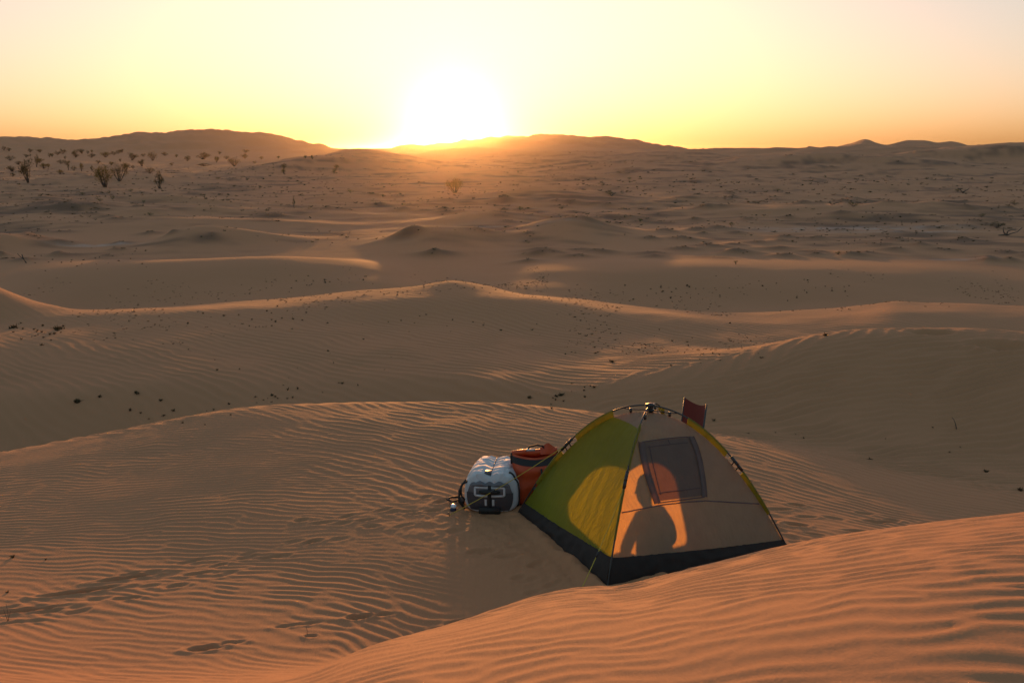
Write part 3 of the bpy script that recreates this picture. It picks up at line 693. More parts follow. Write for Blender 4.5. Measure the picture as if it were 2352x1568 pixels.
# ------------------------------------------------------------------ white and grey duffel bag
def superloop(cx_, cz_, w, h, p, n, y):
    out = []
    for k in range(n):
        a = 2 * math.pi * k / n; c_, s_ = math.cos(a), math.sin(a)
        out.append((cx_ + w * math.copysign(abs(c_) ** (2 / p), c_), y, cz_ + h * math.copysign(abs(s_) ** (2 / p), s_)))
    return out
M_BWHITE = solid('white_tarpaulin', (.50, .51, .53), .7, 0, .7, 5, .05, .018)
M_BGREY = solid('grey_tarpaulin', (.12, .117, .13), .5, 0, .5, 10, .1, .02)
M_BDARK = solid('charcoal_tarpaulin', (.055, .052, .06), .5, 0, .5, 10, .1, .02)
M_REFL = solid('pale_reflective_tape', (.55, .57, .6), .4)
M_WEB = solid('black_webbing', (.02, .017, .017), .7, 0, .4, 120)
BX, BY, BYAW = -.245, 10.66, math.radians(-6)
bag = empty('duffel_bag', (BX, BY, ground_z(BX, BY + .25) + .0), BYAW)
tag(bag, 'white and grey waterproof duffel bag lying beside the tent', 'bag')
NB = 72
def bag_loop(t):      # t 0 = end facing the camera, 1 = far end
    y = t * .66
    e = math.sqrt(max(0, 1 - (abs(2 * t - 1) ** 3.4))); e = .80 + .20 * e
    L_ = np.array(superloop(0, .235, .315 * e, .235 * (.86 + .14 * e), 4.6, NB, y))
    z = L_[:, 2]; fl = 1 - sstep(.02, .3, z)
    L_[:, 0] *= 1 - .20 * sstep(.24, .47, z) + .02 * fl                     # narrower on top
    L_[:, 2] -= .028 * np.exp(-(L_[:, 0] / .025) ** 2) * (z > .3)           # seam groove along the top
    an_ = np.arctan2(L_[:, 2] - .235, L_[:, 0])
    w_ = .008 * gnoise(an_ * 1.6 + 4, np.full(NB, t * 3 + .3), 301) - .016 * (1 - np.clip(np.abs(gnoise(an_ * 2.6 + 1, np.full(NB, t * 4.2 + 2), 304)) * 4, 0, 1)) * (z > .2)
    L_[:, 0] += np.cos(an_) * w_; L_[:, 2] += np.sin(an_) * w_ * (z > .1)
    L_[:, 2] = np.maximum(L_[:, 2], .0)
    return L_
rows = np.array([bag_loop(t) for t in np.linspace(.0, 1, 40)])
body = link('bag_body', grid_mesh('bag_body', rows, True), M_BWHITE, bag)
# the end facing the camera: dished grey panel made of shrinking loops
def end_rows(t0, sgn, n=9):
    L0 = bag_loop(t0); c0 = np.array([0, L0[0, 1], .225]); out = []
    for i in range(n):
        s_ = 1 - i / (n - 1); p = c0 + (L0 - c0) * s_; bul = .055 * (1 - s_ ** 2.2)
        p[:, 1] = L0[0, 1] + sgn * bul + .010 * gnoise(p[:, 0] * 9, p[:, 2] * 9, 303) * (s_ < .95)
        out.append(p)
    return np.array(out)
er = end_rows(0, -1)
link('end_panel', grid_mesh('end_panel', er, True), M_BWHITE, bag)
link('end_panel', grid_mesh('end_panel', end_rows(1, 1), True), M_BWHITE, bag)
def face_y(x, z):
    d = (abs(x / .28) ** 3.4 + abs((z - .225) / .22) ** 3.4) ** (1 / 3.4); s_ = min(1, d); return -.055 * (1 - s_ ** 2.2) - .006
def face_strip(pts, w, name, m_, off=0.0, n=5):
    """flat tape laid on the bag's end panel"""
    P = []
    for i in range(len(pts) - 1):
        a_, b_ = np.array(pts[i]), np.array(pts[i + 1])
        for t in np.linspace(0, 1, n)[(1 if i else 0):]: P.append(a_ * (1 - t) + b_ * t)
    P = np.array(P); d = np.gradient(P, axis=0); d /= np.linalg.norm(d, axis=1)[:, None] + 1e-9; nrm = np.stack([-d[:, 1], d[:, 0]], -1)
    rows = []
    for s_ in (-1, -.98, .98, 1):
        q = P + nrm * w / 2 * s_; rows.append([(x, face_y(x, z) - off - (.006 if abs(s_) < 1 else -.004), z) for x, z in q])
    return link(name, grid_mesh(name, np.array(rows).transpose(1, 0, 2)), m_, bag)
# lower, darker half and sagging flap of the panel
Xs, Zs = np.meshgrid(np.linspace(-1, 1, 26), np.linspace(0, 1, 14))
Zp = .035 + Zs * (.245 - .035); Xp = Xs * (.262 - .05 * (1 - Zs) ** 3 * 1.0)
link('lower_panel', grid_mesh('lower_panel', np.stack([Xp, np.vectorize(face_y)(Xp, Zp) - .004, Zp], -1)), M_BDARK, bag)
Xs, Zs = np.meshgrid(np.linspace(-1, 1, 40), np.linspace(0, 1, 10))
Zp = .24 + Zs * (.115 + .022 * np.cos(Xs * 7.5) - .03 * Xs ** 4); Xp = Xs * (.255 - .03 * Zs)
link('upper_panel', grid_mesh('upper_panel', np.stack([Xp, np.vectorize(face_y)(Xp, Zp) - .003 - .008 * np.sin(Zs * np.pi), Zp], -1)), M_BGREY, bag)
for sx in (-1, 1):
    Xs, Zs = np.meshgrid(np.linspace(0, 1, 16), np.linspace(0, 1, 10))
    topz = .35 + .035 * np.sin(Xs * np.pi) ; Zp = .318 + Zs * (topz - .318) * (1 - .75 * np.abs(Xs - .5) * 1.2); Xp = sx * (.008 + Xs * .20)
    link('fold', grid_mesh('fold', np.stack([Xp, np.vectorize(face_y)(Xp, Zp) - .010 - .022 * np.sin(Zs * np.pi) * np.sin(Xs * np.pi), Zp], -1)), M_BGREY, bag)
    face_strip([(sx * .022, .215), (sx * .155, .215), (sx * .165, .225), (sx * .165, .300), (sx * .155, .312), (sx * .02, .312)], .024, 'reflective_strip', M_REFL, .006)
    face_strip([(sx * .042, .178), (sx * .042, .100)], .026, 'reflective_strip', M_REFL, .006)
face_strip([(0, .34), (0, .30), (0, .18), (0, .06)], .034, 'webbing_strap', M_WEB, .012)
hd = [(-.11, face_y(-.11, .27) - .008, .262), (-.07, face_y(-.07, .27) - .03, .268), (0, face_y(0, .27) - .038, .27), (.07, face_y(.07, .27) - .03, .268), (.11, face_y(.11, .27) - .008, .262)]
tube('carry_handle', hd, [.018, .024, .027, .024, .018], M_WEB, bag, 8)
V, Fc = box_geo((0, -.045, .04), (.24, .05, .07)); link('foot_guard', mesh_from('foot_guard', V, Fc), M_WEB, bag)
# shoulder strap hanging down the left side, compression strap on the right
tube('shoulder_strap', [(-.265, .1, .33), (-.315, .02, .32), (-.345, -.03, .25), (-.345, -.04, .15), (-.315, -.02, .08), (-.295, .02, .03)], [.012, .014, .014, .014, .014, .012], M_WEB, bag, 6)
tube('shoulder_strap', [(-.28, .05, .36), (-.33, 0, .30), (-.325, -.02, .2), (-.29, 0, .14)], .010, M_WEB, bag, 6)
for t in (.18, .62):
    L0 = bag_loop(t); idx = [k for k in range(NB) if -.62 < 2 * math.pi * ((k if k < NB / 2 else k - NB)) / NB < .95]
    idx.sort(key=lambda k: (k if k < NB / 2 else k - NB)); tube('compression_strap', [Vector(L0[k]) + Vector((.004, 0, .002)) for k in idx], .014, M_WEB, bag, 6)
tube('seam', [Vector(bag_loop(t)[NB // 4]) + Vector((0, 0, .004)) for t in np.linspace(.02, .98, 22)], .006, M_BGREY, bag, 6)
V, Fc = box_geo((-.03, .06, .455), (.07, .1, .02)); link('buckle', mesh_from('buckle', V, Fc), M_BGREY, bag)

# ------------------------------------------------------------------ red dry bag behind it
M_RED = solid('red_tarpaulin', (.5, .065, .014), .5, 0, .6, 9, .12, .02)
RX, RY = .26, 11.02
rbag = empty('dry_bag', (RX, RY, ground_z(RX, RY)), math.radians(8)); tag(rbag, 'orange-red roll-top dry bag standing upright against the tent', 'bag')
rows = []
for t in np.linspace(0, 1, 26):
    w = .27 * (1 - .05 * t) * (1 - .25 * max(0, .06 - t) / .06); d = .17 * (1 - .55 * sstep(.72, 1.0, t)) * (1 - .25 * max(0, .06 - t) / .06)
    L_ = np.array(superloop(0, 0, w, d, 3.2, 48, 0))[:, [0, 2, 1]]; an_ = np.arctan2(L_[:, 1], L_[:, 0])
    w_ = .024 * gnoise(an_ * 1.9 + 9, np.full(48, t * 4), 311); L_[:, 0] += np.cos(an_) * w_; L_[:, 1] += np.sin(an_) * w_; L_[:, 2] = t * .58 - .03 * t * t * np.cos(L_[:, 0] * 9)
    rows.append(L_)
rb = link('bag_body', grid_mesh('bag_body', np.array(rows), True), M_RED, rbag)
rows = [r * np.array([1.012, 1.03, 1]) for r in rows[21:25]]
link('dark_band', grid_mesh('dark_band', np.array(rows), True), M_WEB, rbag)
tube('rolled_top', [(-.262, 0, 0.595), (-.13, -.004, 0.602), (0, 0, 0.590), (.13, .004, 0.600), (.262, 0, 0.612)], [.03, .036, .04, .037, .034], M_RED, rbag, 10)
for sx in (-1, 1):
    tube('end_strap', [(sx * .262, 0, 0.600), (sx * .275, -.01, 0.560), (sx * .272, -.04, 0.480)], .012, M_WEB, rbag, 6)
Xs, Zs = np.meshgrid(np.linspace(.06, .24, 8), np.linspace(0, 1, 6))
link('top_flap', grid_mesh('top_flap', np.stack([Xs, -.05 + .04 * Zs, .58 + .13 * Zs * (1 - .5 * np.abs(Xs - .15) / .09)], -1)), M_RED, rbag)
tube('carry_handle', [(-.11, -.02, 0.610), (-.06, -.03, 0.675), (.02, -.03, 0.690), (.09, -.02, 0.675), (.12, -.01, 0.620)], .011, M_WEB, rbag, 6)
V, Fc = box_geo((-.05, -.03, .635), (.10, .02, .025), (0, .1, .2)); link('buckle', mesh_from('buckle', V, Fc), M_REFL, rbag)
tube('webbing_strap', [(.06, -.178, .02), (.055, -.185, .25), (.05, -.178, .45)], .011, M_WEB, rbag, 6)
V, Fc = box_geo((-.0, -.187, .22), (.09, .012, .035)); link('name_patch', mesh_from('name_patch', V, Fc), M_BGREY, rbag)

# ------------------------------------------------------------------ folding chair behind the tent
M_CHAIR = solid('dark_red_canvas', (.15, .017, .011), .75, 0, .3, 50)
chx, chy = at(1566, 917, 12.35)[:2]
chair = empty('folding_chair', (chx, chy, ground_z(chx, chy)), math.radians(-59)); tag(chair, 'dark red canvas folding chair behind the tent', 'chair')
zt = at(1572, 926, 12.35)[2] - ground_z(chx, chy)
rows = []
for i in range(12):
    t = i / 11; row = []
    for j in range(14):
        a = -1 + 2 * j / 13; z = .42 + (zt - .42) * t - (.055 * (1 - a * a)) * t ** 3
        row.append((a * .205, .17 + .06 * t + .045 * (1 - a * a), z))
    rows.append(row)
link('backrest', grid_mesh('backrest', np.array(rows)), M_CHAIR, chair)
rows = [[(-.225 + .45 * j / 9, -.24 + .40 * i / 9, .40 - .05 * math.sin(math.pi * j / 9)) for j in range(10)] for i in range(10)]
link('seat', grid_mesh('seat', np.array(rows)), M_CHAIR, chair)
for s in (-1, 1):
    tube('post', [(s * .228, .0, .0), (s * .21, .17, .42), (s * .21, .235, zt + .005)], .011, M_POLE, chair, 8)
    tube('leg', [(s * .228, -.25, .41), (s * .24, .25, .0)], .011, M_POLE, chair, 8)
tube('crossbar', [(-.235, -.24, .40), (.235, -.24, .40)], .011, M_POLE, chair, 8)

# ------------------------------------------------------------------ small things by the bag
cxx, cyy = at(1041, 1168, zdist(1041, 1168))[:2]
cup = empty('camping_item', (cxx, cyy, ground_z(cxx, cyy)), .4); tag(cup, 'small white-topped navy blue camping item in the sand left of the duffel', 'camping gear')
tube('base', [(0, 0, -.01), (0, 0, .015), (0, 0, .035)], [.034, .036, .03], solid('navy_plastic', (.012, .014, .05), .4), cup, 14)
tube('shade', [(0, 0, .036), (.003, 0, .05), (.006, 0, .068), (.007, 0, .074)], [.03, .034, .03, .018], solid('white_plastic', (.75, .8, .9), .3), cup, 14)
tube('bail', [(-.03, 0, .06), (-.045, .0, .09), (.0, 0, .115), (.05, 0, .09), (.036, 0, .06)], .004, M_BLACK, cup, 5)
bxx, byy = at(1060, 1148, zdist(1060, 1150))[:2]
pch = empty('dark_pouch', (bxx, byy, ground_z(bxx, byy)), .2); tag(pch, 'crumpled dark strap pouch between the small navy item and the duffel', 'pouch')
rows = []
for t in np.linspace(0, 1, 10):
    r_ = math.sin(math.pi * min(.97, max(.03, t))) ** .6
    L_ = np.array(superloop(0, .035, .04 * r_, .045 * r_, 2.4, 18, -.09 + .18 * t)); L_ += .008 * gnoise(L_[:, 0] * 40, L_[:, 2] * 40 + t * 5, 321)[:, None]; L_[:, 2] = np.maximum(L_[:, 2], -.005); rows.append(L_)
link('pouch_body', grid_mesh('pouch_body', np.array(rows), True), solid('dark_brown_cloth', (.05, .03, .025), .8, 0, .3, 50), pch)
tube('loop', [(-.03, -.06, .06), (-.12, -.08, .05), (-.17, -.02, .06), (-.12, .06, .05), (-.03, .05, .06)], .012, M_WEB, pch, 6)
# ------------------------------------------------------------------ plants
def hit(px, py, Y0=6.0, Y1=900.0):
    """where the line of sight of a place in the photograph first meets the ground"""
    u = (CY - py) / F; d1, d2, d0 = CA + u * SA, -SA + u * CA, (px - CX) / F
    Y = Y0
    while Y < Y1:
        if EYE + d2 / d1 * Y <= ground_z(d0 / d1 * Y, Y):
            lo, hi = Y / 1.012, Y
            for _ in range(8):
                m_ = (lo + hi) / 2
                if EYE + d2 / d1 * m_ <= ground_z(d0 / d1 * m_, m_): hi = m_
                else: lo = m_
            x = d0 / d1 * hi; return x, hi, ground_z(x, hi)
        Y *= 1.012
    return None

def leafy(name, c, c2):
    m = bpy.data.materials.new(name); m.use_nodes = True; n, l = m.node_tree.nodes, m.node_tree.links
    bs = n['Principled BSDF']; oi = n.new('ShaderNodeObjectInfo'); mm = n.new('ShaderNodeMix'); mm.data_type = 'RGBA'
    l.new(oi.outputs['Random'], mm.inputs[0]); mm.inputs[6].default_value = (*c, 1); mm.inputs[7].default_value = (*c2, 1)
    l.new(mm.outputs[2], bs.inputs['Base Color']); bs.inputs['Roughness'].default_value = .8; bs.inputs['Specular IOR Level'].default_value = .2
    tr = n.new('ShaderNodeBsdfTranslucent'); l.new(mm.outputs[2], tr.inputs['Color']); mx = n.new('ShaderNodeMixShader'); mx.inputs[0].default_value = .3
    l.new(bs.outputs[0], mx.inputs[1]); l.new(tr.outputs[0], mx.inputs[2]); l.new(mx.outputs[0], n['Material Output'].inputs['Surface'])
    return m
M_SAX = leafy('saxaul_twigs', (.055, .048, .02), (.085, .07, .03))
M_GRN = leafy('green_twigs', (.075, .08, .016), (.10, .095, .022))
M_TUFT = leafy('dry_tuft', (.075, .056, .03), (.12, .09, .048))
M_WOOD = solid('grey_dead_wood', (.09, .065, .05), .85, 0, .4, 30)

def blade(V, Fc, p, d, ln, w, bend, g):
    d = d.normalized(); s_ = d.cross(Vector((g.normal(), g.normal(), g.normal()))).normalized()
    m_ = p + d * ln * .55; e = p + d * ln + Vector((d.x, d.y, -.3)) * bend * ln
    o = len(V); V += [p - s_ * w * .4, p + s_ * w * .4, m_ + s_ * w * .5, m_ - s_ * w * .5, e]
    Fc += [(o, o + 1, o + 2, o + 3), (o + 3, o + 2, o + 4)]

def saxaul(seed, spread, n_br, cluster=.0):
    """unit-high broom-like desert shrub: (stems, twigs)"""
    g = np.random.default_rng(seed); stems, V, Fc = [], [], []
    for i in range(n_br):
        az = g.uniform(0, 2 * math.pi); lean = spread * math.sqrt(g.random()); top = g.uniform(.55, .95) * (1 - .25 * lean / max(spread, .01))
        b = Vector((g.normal(0, .03), g.normal(0, .03), 0)); pts = [b]
        for t in (.3, .6, 1.0):
            r_ = lean * t ** .8; pts.append(b + Vector((math.cos(az) * r_, math.sin(az) * r_, top * t)))
        stems.append(tube_geo(pts, [.022, .016, .011, .005], 4))
        for k in range(16):
            t = g.uniform(.35, 1.0); j = min(int(t * 3), 2); p = pts[j].lerp(pts[j + 1], t * 3 - j)
            blade(V, Fc, p, Vector((g.normal(0, .5), g.normal(0, .5), 1)), g.uniform(.08, .16), g.uniform(.008, .014), .1, g)
        tip = pts[-1]; rad_ = g.uniform(.10, .2) * (.6 + spread)          # a loose ball of fine twigs round each branch end
        for k in range(70):
            q = Vector(g.normal(0, 1, 3)).normalized() * rad_ * g.random() ** .4; q.z *= 1.15
            blade(V, Fc, tip + q - Vector((0, 0, .1)), q.normalized() * .6 + Vector((g.normal(0, .4), g.normal(0, .4), .55)), g.uniform(.05, .11), g.uniform(.007, .015), g.uniform(-.1, .3), g)
    return mesh_from('stems', *join_geo(stems)), mesh_from('foliage', V, Fc)
SAX = [saxaul(31, .5, 15), saxaul(32, .36, 11), saxaul(33, .62, 16), saxaul(34, .22, 8)]
GRN = [saxaul(41, .7, 12), saxaul(42, .6, 10)]

def shrub(px, py, h, w, kind, label, group=None, name='saxaul_shrub', m_=None, lib=None):
    p = hit(px, py)
    if p is None: return None
    lib = lib or SAX; st, fo = lib[kind % len(lib)]
    sc_ = h * math.hypot(p[1], EYE - p[2]) / F * 1.06
    o = empty(name, (p[0], p[1], p[2] - .03 * sc_), random.uniform(0, 6.28))
    wx = w / h / (2 * (.5, .36, .62, .22)[kind % 4] + .18) if lib is SAX else w / h / 1.5
    o.scale = (sc_ * wx, sc_ * wx, sc_)
    link('stems', st, M_WOOD, o); link('foliage', fo, m_ or M_SAX, o)
    return tag(o, label, 'shrub', group)
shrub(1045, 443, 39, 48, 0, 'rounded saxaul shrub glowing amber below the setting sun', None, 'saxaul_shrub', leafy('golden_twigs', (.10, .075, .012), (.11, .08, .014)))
shrub(242, 430, 58, 48, 0, 'largest dark saxaul shrub, vase-shaped on a bare stem, on the left plain')
shrub(274, 416, 42, 34, 2, 'dark saxaul shrub just behind the right of the largest one')
shrub(366, 433, 45, 20, 3, 'tall narrow double saxaul shrub right of the largest one')
shrub(64, 420, 62, 34, 1, 'tall ragged saxaul shrub with loose low sprays near the left edge')
shrub(84, 384, 33, 11, 3, 'slim saxaul shrub standing behind the tall ragged one')
shrub(675, 476, 26, 6, 3, 'thin lone upright stump-like shrub in the middle distance')
shrub(174, 362, 21, 17, 1, 'y-shaped saxaul shrub below the left hill')
shrub(538, 382, 22, 26, 2, 'flat-topped little saxaul tree at the right end of the far row')
GF = 'saxaul shrubs on the far left plain'
for i, (px, py, h, w) in enumerate([(242, 361, 14, 28), (304, 368, 19, 28), (351, 369, 22, 19), (430, 370, 14, 15), (187, 393, 22, 10), (157, 391, 22, 6), (170, 392, 12, 12), (212, 393, 15, 8), (290, 391, 20, 22), (326, 382, 18, 18),
        (9, 346, 11, 11), (21, 347, 9, 11), (92, 350, 8, 17), (144, 353, 12, 15), (202, 354, 9, 7), (29, 406, 10, 11), (112, 385, 11, 9), (150, 366, 9, 6), (305, 388, 9, 8), (464, 366, 18, 34), (497, 373, 16, 14), (562, 364, 12, 17), (701, 364, 8, 8), (468, 382, 8, 30),
        (120, 360, 9, 12), (60, 362, 9, 16), (262, 356, 8, 14), (380, 358, 10, 16), (405, 362, 9, 8), (330, 360, 8, 12), (520, 366, 9, 12), (600, 366, 8, 10), (640, 364, 7, 9), (225, 376, 9, 12), (140, 376, 10, 18), (40, 378, 9, 20), (255, 380, 10, 14), (395, 380, 7, 12), (585, 376, 7, 10)]):
    shrub(px, py, h, w, i, 'small dark saxaul shrub among the scrub below the left hill', GF)
for i in range(28):
    q_ = random.random(); px_ = 20 + 760 * random.random() ** 1.5; py_ = 350 + 52 * random.random() ** 1.6
    h_ = random.uniform(6, 10) + (py_ - 350) * .12
    shrub(px_, py_, h_, h_ * random.uniform(.7, 1.9), i, 'small dark saxaul shrub among the scrub below the left hill', GF)
GG = 'green bushes dotted over the plain'
for (px, py, h, w) in [(1690, 607, 11, 12), (1680, 519, 9, 13), (1960, 474, 11, 26), (1195, 482, 9, 16), (805, 443, 9, 14), (258, 458, 10, 12), (190, 448, 8, 14), (1470, 509, 9, 12), (1925, 584, 9, 14), (300, 440, 7, 14), (330, 466, 7, 12), (1820, 556, 6, 10), (1895, 408, 6, 9), (1190, 397, 6, 8), (1400, 447, 7, 14), (1445, 412, 6, 12), (2255, 498, 9, 16), (2330, 470, 8, 20), (880, 452, 7, 14), (345, 495, 8, 14), (230, 462, 7, 14), (1290, 480, 6, 16), (2200, 440, 8, 14), (1785, 440, 7, 14)]:
    shrub(px, py, h, w, 0 if w > 12 else 1, 'low green desert bush on the open plain', GG, 'desert_bush', M_GRN, GRN)
shrub(2290, 523, 14, 40, 2, 'dark green bush with dead branches at the right edge', None, 'desert_bush', M_GRN, SAX)

# dead wood
def dead(name, px, py, pts, r, label, parent=None):
    p = hit(px, py); k = math.hypot(p[1], EYE - p[2]) / F
    o = empty(name, (p[0], p[1], p[2] - .01))
    for br_ in pts: tube('branch', [Vector((x * k, yy * k, z * k)) for x, yy, z in br_], [r * k, r * k * .8] + [r * k * .5] * (len(br_) - 2), M_WOOD, o, 5)
    return tag(o, label, 'branch')
dead('dead_branch', 2198, 985, [[(0, 0, -2), (-3, 2, 12), (-7, 3, 22), (-12, 4, 28)]], 1.3, 'single bent twig standing in the sand right of the tent')
dead('dead_branch', 55, 604, [[(6, 0, -1), (0, 1, 9), (-10, 2, 17), (-14, 2, 22)], [(0, 1, 9), (-4, 2, 20)]], 1.6, 'forked dead stick leaning beside the dune at the left edge')
dead('dead_branch', 2312, 541, [[(0, 0, 0), (3, 2, 10), (12, 0, 14), (22, 2, 12)], [(0, 0, 0), (-6, 3, 9), (-8, 2, 16)], [(0, 0, 0), (10, 4, 4), (26, 5, 8), (36, 4, 18)], [(-18, 2, 0), (0, 0, 3)]], 1.6, 'sprawling dead shrub branches at the right edge of the plain')
dead('dead_branch', 2212, 444, [[(0, 0, 0), (-6, 1, 8), (-12, 1, 12)], [(0, 0, 0), (5, 1, 6)], [(-2, 0, 2), (10, 1, 8), (14, 1, 12)]], 1.2, 'dark forked dead branch far off on the right plain')
dead('dead_branch', 1404, 450, [[(0, 0, 0), (-3, 1, 8)], [(0, 0, 0), (6, 0, 5), (10, 0, 8)]], 1.1, 'short dead branch on a mound right of the amber shrub')
dead('dead_branch', 1910, 470, [[(0, 0, 0), (12, 1, 4), (20, 1, 3)], [(0, 0, 0), (-5, 1, 8)]], 1.1, 'low dead branch beside the green bush on the right plain')
dead('dead_branch', 705, 1455, [[(0, 0, 0), (1, 0, 10), (-1, 0, 20)]], .55, 'thin dry stalk in the lower left ripples')
dead('dead_branch', 18, 1425, [[(0, 0, 0), (2, 0, 20), (0, 0, 42)], [(0, 0, 0), (8, 0, 26)], [(0, 0, 0), (-7, 0, 30)]], .55, 'tall thin dry stalks at the lower left edge')

# small tufts
def tuft(seed, n_):
    g = np.random.default_rng(seed); V, Fc = [], []
    for i in range(n_):
        a = g.uniform(0, 6.28); s_ = g.uniform(.15, 1.1); d = Vector((math.cos(a) * s_, math.sin(a) * s_, g.uniform(.5, 1.2)))
        blade(V, Fc, Vector((g.normal(0, .16), g.normal(0, .16), -.05)), d, g.uniform(.6, 1.15), g.uniform(.12, .26), g.uniform(0, .4), g)
    return mesh_from('desert_tuft', V, Fc)
TUFTS = [tuft(50 + i, 11 + 3 * i) for i in range(5)]
for t_ in TUFTS: t_.materials.append(M_TUFT)
def clump(seed):
    g = np.random.default_rng(seed); parts = []
    for k in range(5):
        t_ = TUFTS[k % 5]; off = Vector((g.normal(0, .55), g.normal(0, .3), 0)) if k else Vector((0, 0, 0)); s_ = g.uniform(.4, .75) if k else .9
        parts.append(([v.co * s_ + off for v in t_.vertices], [tuple(p.vertices) for p in t_.polygons]))
    return mesh_from('desert_tuft', *join_geo(parts))
CLUMPS = [clump(90 + i) for i in range(3)]
for t_ in CLUMPS: t_.materials.append(M_TUFT)
g_ = np.random.default_rng(77); TUFT_N = 0
def put_tuft(px, py, size, label, group, lib=None):
    global TUFT_N
    p = hit(px, py)
    if p is None or (abs(p[0] - TC[0]) < 1.7 and abs(p[1] - TC[1]) < 1.9): return
    o = link('desert_tuft', (lib or TUFTS)[int(g_.integers(len(lib or TUFTS)))], None, None, False); k = size * math.hypot(p[1], EYE - p[2]) / F
    o.location = (p[0], p[1], p[2]); o.rotation_euler = (0, 0, g_.uniform(0, 6.28)); o.scale = (k * g_.uniform(.5, .9), k * g_.uniform(.5, .9), k * g_.uniform(.5, .95))
    tag(o, label, 'plant', group); TUFT_N += 1
def scatter(n_, pts, spread, size, label, group):
    """n tufts strewn along a line of places"""
    pts = np.array(pts, float); s_ = np.r_[0, np.cumsum(np.hypot(*np.diff(pts, axis=0).T))]
    for _ in range(n_):
        t = g_.uniform(0, s_[-1]); put_tuft(np.interp(t, s_, pts[:, 0]) + g_.normal(0, spread[0]), np.interp(t, s_, pts[:, 1]) + g_.normal(0, spread[1]), size * .55 * g_.uniform(.5, 1.3), label, group)
scatter(46, [(1400, 672), (1600, 668), (1750, 655), (1950, 665)], (40, 12), 9, 'tiny dark tuft on the shaded slope between the two ridges right of centre', 'tufts between the ridges on the right')
scatter(30, [(560, 668), (700, 650), (850, 640)], (30, 10), 8, 'tiny dark tuft in the trough between the ridges left of centre', 'tufts between the ridges on the left')
scatter(26, [(60, 598), (200, 596), (380, 588)], (25, 9), 8, 'tiny dark tuft on the flat ground behind the third ridge at left', 'tufts behind the third ridge')
scatter(44, [(210, 775), (430, 735), (600, 748), (760, 722), (1000, 745), (1230, 750)], (40, 16), 10, 'small tuft on the upper part of the broad ridge left of the tent', 'tufts on the broad ridge')
scatter(26, [(20, 755), (60, 770), (140, 765), (110, 788)], (25, 9), 12, 'small dark tuft in the hollow at the left edge', 'tufts in the left hollow')
scatter(30, [(300, 965), (440, 955), (560, 930), (700, 900), (800, 875)], (30, 14), 14, 'dark tuft low on the shaded face behind the long dune', 'tufts low on the shaded face')
scatter(10, [(330, 850), (640, 860), (1000, 830)], (90, 30), 10, 'lone tuft on the rippled shaded face', 'tufts on the rippled face')
scatter(36, [(1330, 770), (1500, 800), (1620, 790), (1760, 800)], (60, 26), 10, 'small tuft on the pale flat right of the broad ridge', 'tufts on the pale flat')
scatter(12, [(1230, 930), (1300, 920), (1380, 890)], (25, 12), 11, 'small tuft in the sunlit gap behind the tent', 'tufts in the sunlit gap')
scatter(10, [(1650, 985), (1850, 1000), (2150, 1010), (2300, 1040)], (60, 14), 10, 'small tuft on the flat sand behind the tent to the right', 'tufts behind the tent')
for (px, py, s_, lab) in [(30, 1280, 15, 'little round tuft at the left edge beside the footprints'), (105, 1285, 9, 'tiny tuft just right of the little round one at left'), (18, 1360, 12, 'small flat tuft at the left edge under the footprints'), (1998, 1056, 20, 'green-grey tuft on the right flank behind the near crest'), (2265, 1084, 16, 'dark tuft near the right edge above the long dune'),
                          (2345, 1127, 26, 'bushy tuft at the right edge on the long dune'), (175, 925, 30, 'wide dark clump on the shaded face at left'), (230, 912, 20, 'round dark clump right of the wide one on the shaded face'), (312, 903, 18, 'paired dark clump on the shaded face'), (35, 752, 26, 'wide bushy clump in the left hollow'), (130, 758, 26, 'green clump in the left hollow, right of the wide one'), (1895, 770, 18, 'dark tuft at the crest of the right dune'),
                          (1288, 908, 22, 'leafy tuft in the sunlit gap left of the tent top'), (1408, 832, 20, 'brushy low tuft with a sand tail behind the tent'), (1640, 966, 14, 'pale tuft on the sand right of the red chair'), (1215, 915, 18, 'brushwood tuft at the crest left of the sunlit gap')]:
    put_tuft(px, py, s_ * .72, lab, None, CLUMPS if s_ > 17 else TUFTS)

# the countless rest on the plain
def strew(n_, mask, smin, smax, seed):
    g = np.random.default_rng(seed); V, Fc = [], []
    base = []
    for k in range(4):
        v_ = np.array([tuple(v.co) for v in TUFTS[k % 2].vertices]); base.append((v_, [tuple(p.vertices) for p in TUFTS[k % 2].polygons]))
    n0 = 0; VV = []
    for _ in range(n_):
        x, y = mask(g)
        z = ground_z(x, y); v_, f_ = base[int(g.integers(4))]; s_ = g.uniform(smin, smax) * (min(1.2, max(.4, y / 130)) if y > 46 else 1); a = g.normal(0, .5)
        sc_ = np.array([s_ * g.uniform(.8, 2.4), s_ * g.uniform(.7, 1.4), s_ * g.uniform(.35, .9)]); w_ = v_ * sc_
        w_ = np.stack([w_[:, 0] * math.cos(a) - w_[:, 1] * math.sin(a) + x, w_[:, 0] * math.sin(a) + w_[:, 1] * math.cos(a) + y, w_[:, 2] + z], -1)
        VV.append(w_); Fc += [tuple(i + n0 for i in q) for q in f_]; n0 += len(v_)
    return mesh_from('scattered_scrub', np.concatenate(VV), Fc)
def far_mask(g):
    while True:
        Y = math.exp(g.uniform(math.log(58), math.log(330))); px = g.uniform(-120, 2480); x = (px - CX) / F * Y
        if px > 1450 and Y > 170: continue
        d = gnoise(np.array([x / 16]), np.array([Y / 16]), 401)[0]
        left = .5 if px < 800 else (.3 if px > 1300 else .1)
        if g.random() < .25 + 1.2 * d + (left if Y > 90 else 0): return x, Y
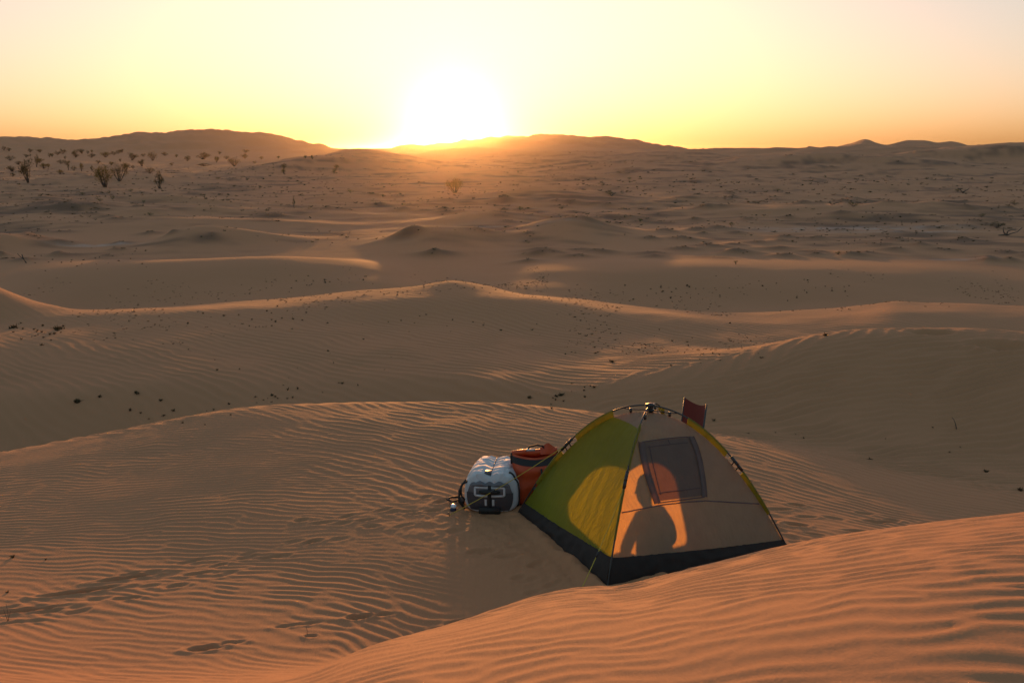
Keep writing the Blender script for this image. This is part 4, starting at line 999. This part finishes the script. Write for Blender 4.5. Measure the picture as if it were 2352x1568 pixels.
def mound_mask(g):
    m_ = MOUNDS[int(g.integers(len(MOUNDS)))]; return m_[0] + g.normal(0, .35 * m_[2]), m_[1] + g.normal(0, .35 * m_[2])
me_ = strew(2900, far_mask, .07, .28, 9); o = link('scattered_scrub', me_, M_TUFT, None, False); tag(o, 'dry dark scrub strewn over the plain', None, None, 'stuff')
me_ = strew(1400, mound_mask, .08, .26, 10); o = link('mound_scrub', me_, M_TUFT, None, False); tag(o, 'dry brush on the little sand mounds', None, None, 'stuff')
def near_mask(g):
    while True:
        px, py = [(g.uniform(1300, 2100), g.uniform(628, 700)), (g.uniform(20, 1000), g.uniform(590, 690)), (g.uniform(1000, 1260), g.uniform(565, 640)), (g.uniform(1900, 2352), g.uniform(580, 690)), (g.uniform(150, 1300), g.uniform(690, 790)), (g.uniform(1300, 1800), g.uniform(720, 840))][int(g.integers(6))]
        Y = 40 - (py - 590) * .07; Y += g.normal(0, 2); x = (px - CX) / F * Y
        if gnoise(np.array([x / 3.5]), np.array([Y / 5]), 402)[0] > .05: return x, Y
me_ = strew(1700, near_mask, .018, .05, 11); o = link('slope_scrub', me_, M_TUFT, None, False); tag(o, 'tiny dry sprigs on the middle slopes', None, None, 'stuff')
# ------------------------------------------------------------------ dusty air
hb = bmesh.new(); bmesh.ops.create_cube(hb, size=1.0)
hm_ = bpy.data.meshes.new('haze')
for v in hb.verts: v.co = (v.co.x * 17000, v.co.y * 17000, -48 if v.co.z < 0 else 48)
hb.to_mesh(hm_); hb.free()
M_HAZE = bpy.data.materials.new('haze'); M_HAZE.use_nodes = True
hn, hl = M_HAZE.node_tree.nodes, M_HAZE.node_tree.links
hn.remove(hn['Principled BSDF'])
pv = hn.new('ShaderNodeVolumePrincipled'); pv.inputs['Color'].default_value = (1.0, .84, .62, 1)
pv.inputs['Density'].default_value = 3.2e-5; pv.inputs['Anisotropy'].default_value = .93
hl.new(pv.outputs[0], hn['Material Output'].inputs['Volume'])
haze = link('haze', hm_, M_HAZE, smooth=False); tag(haze, 'thin warm dusty haze over the desert', None, None, 'stuff')
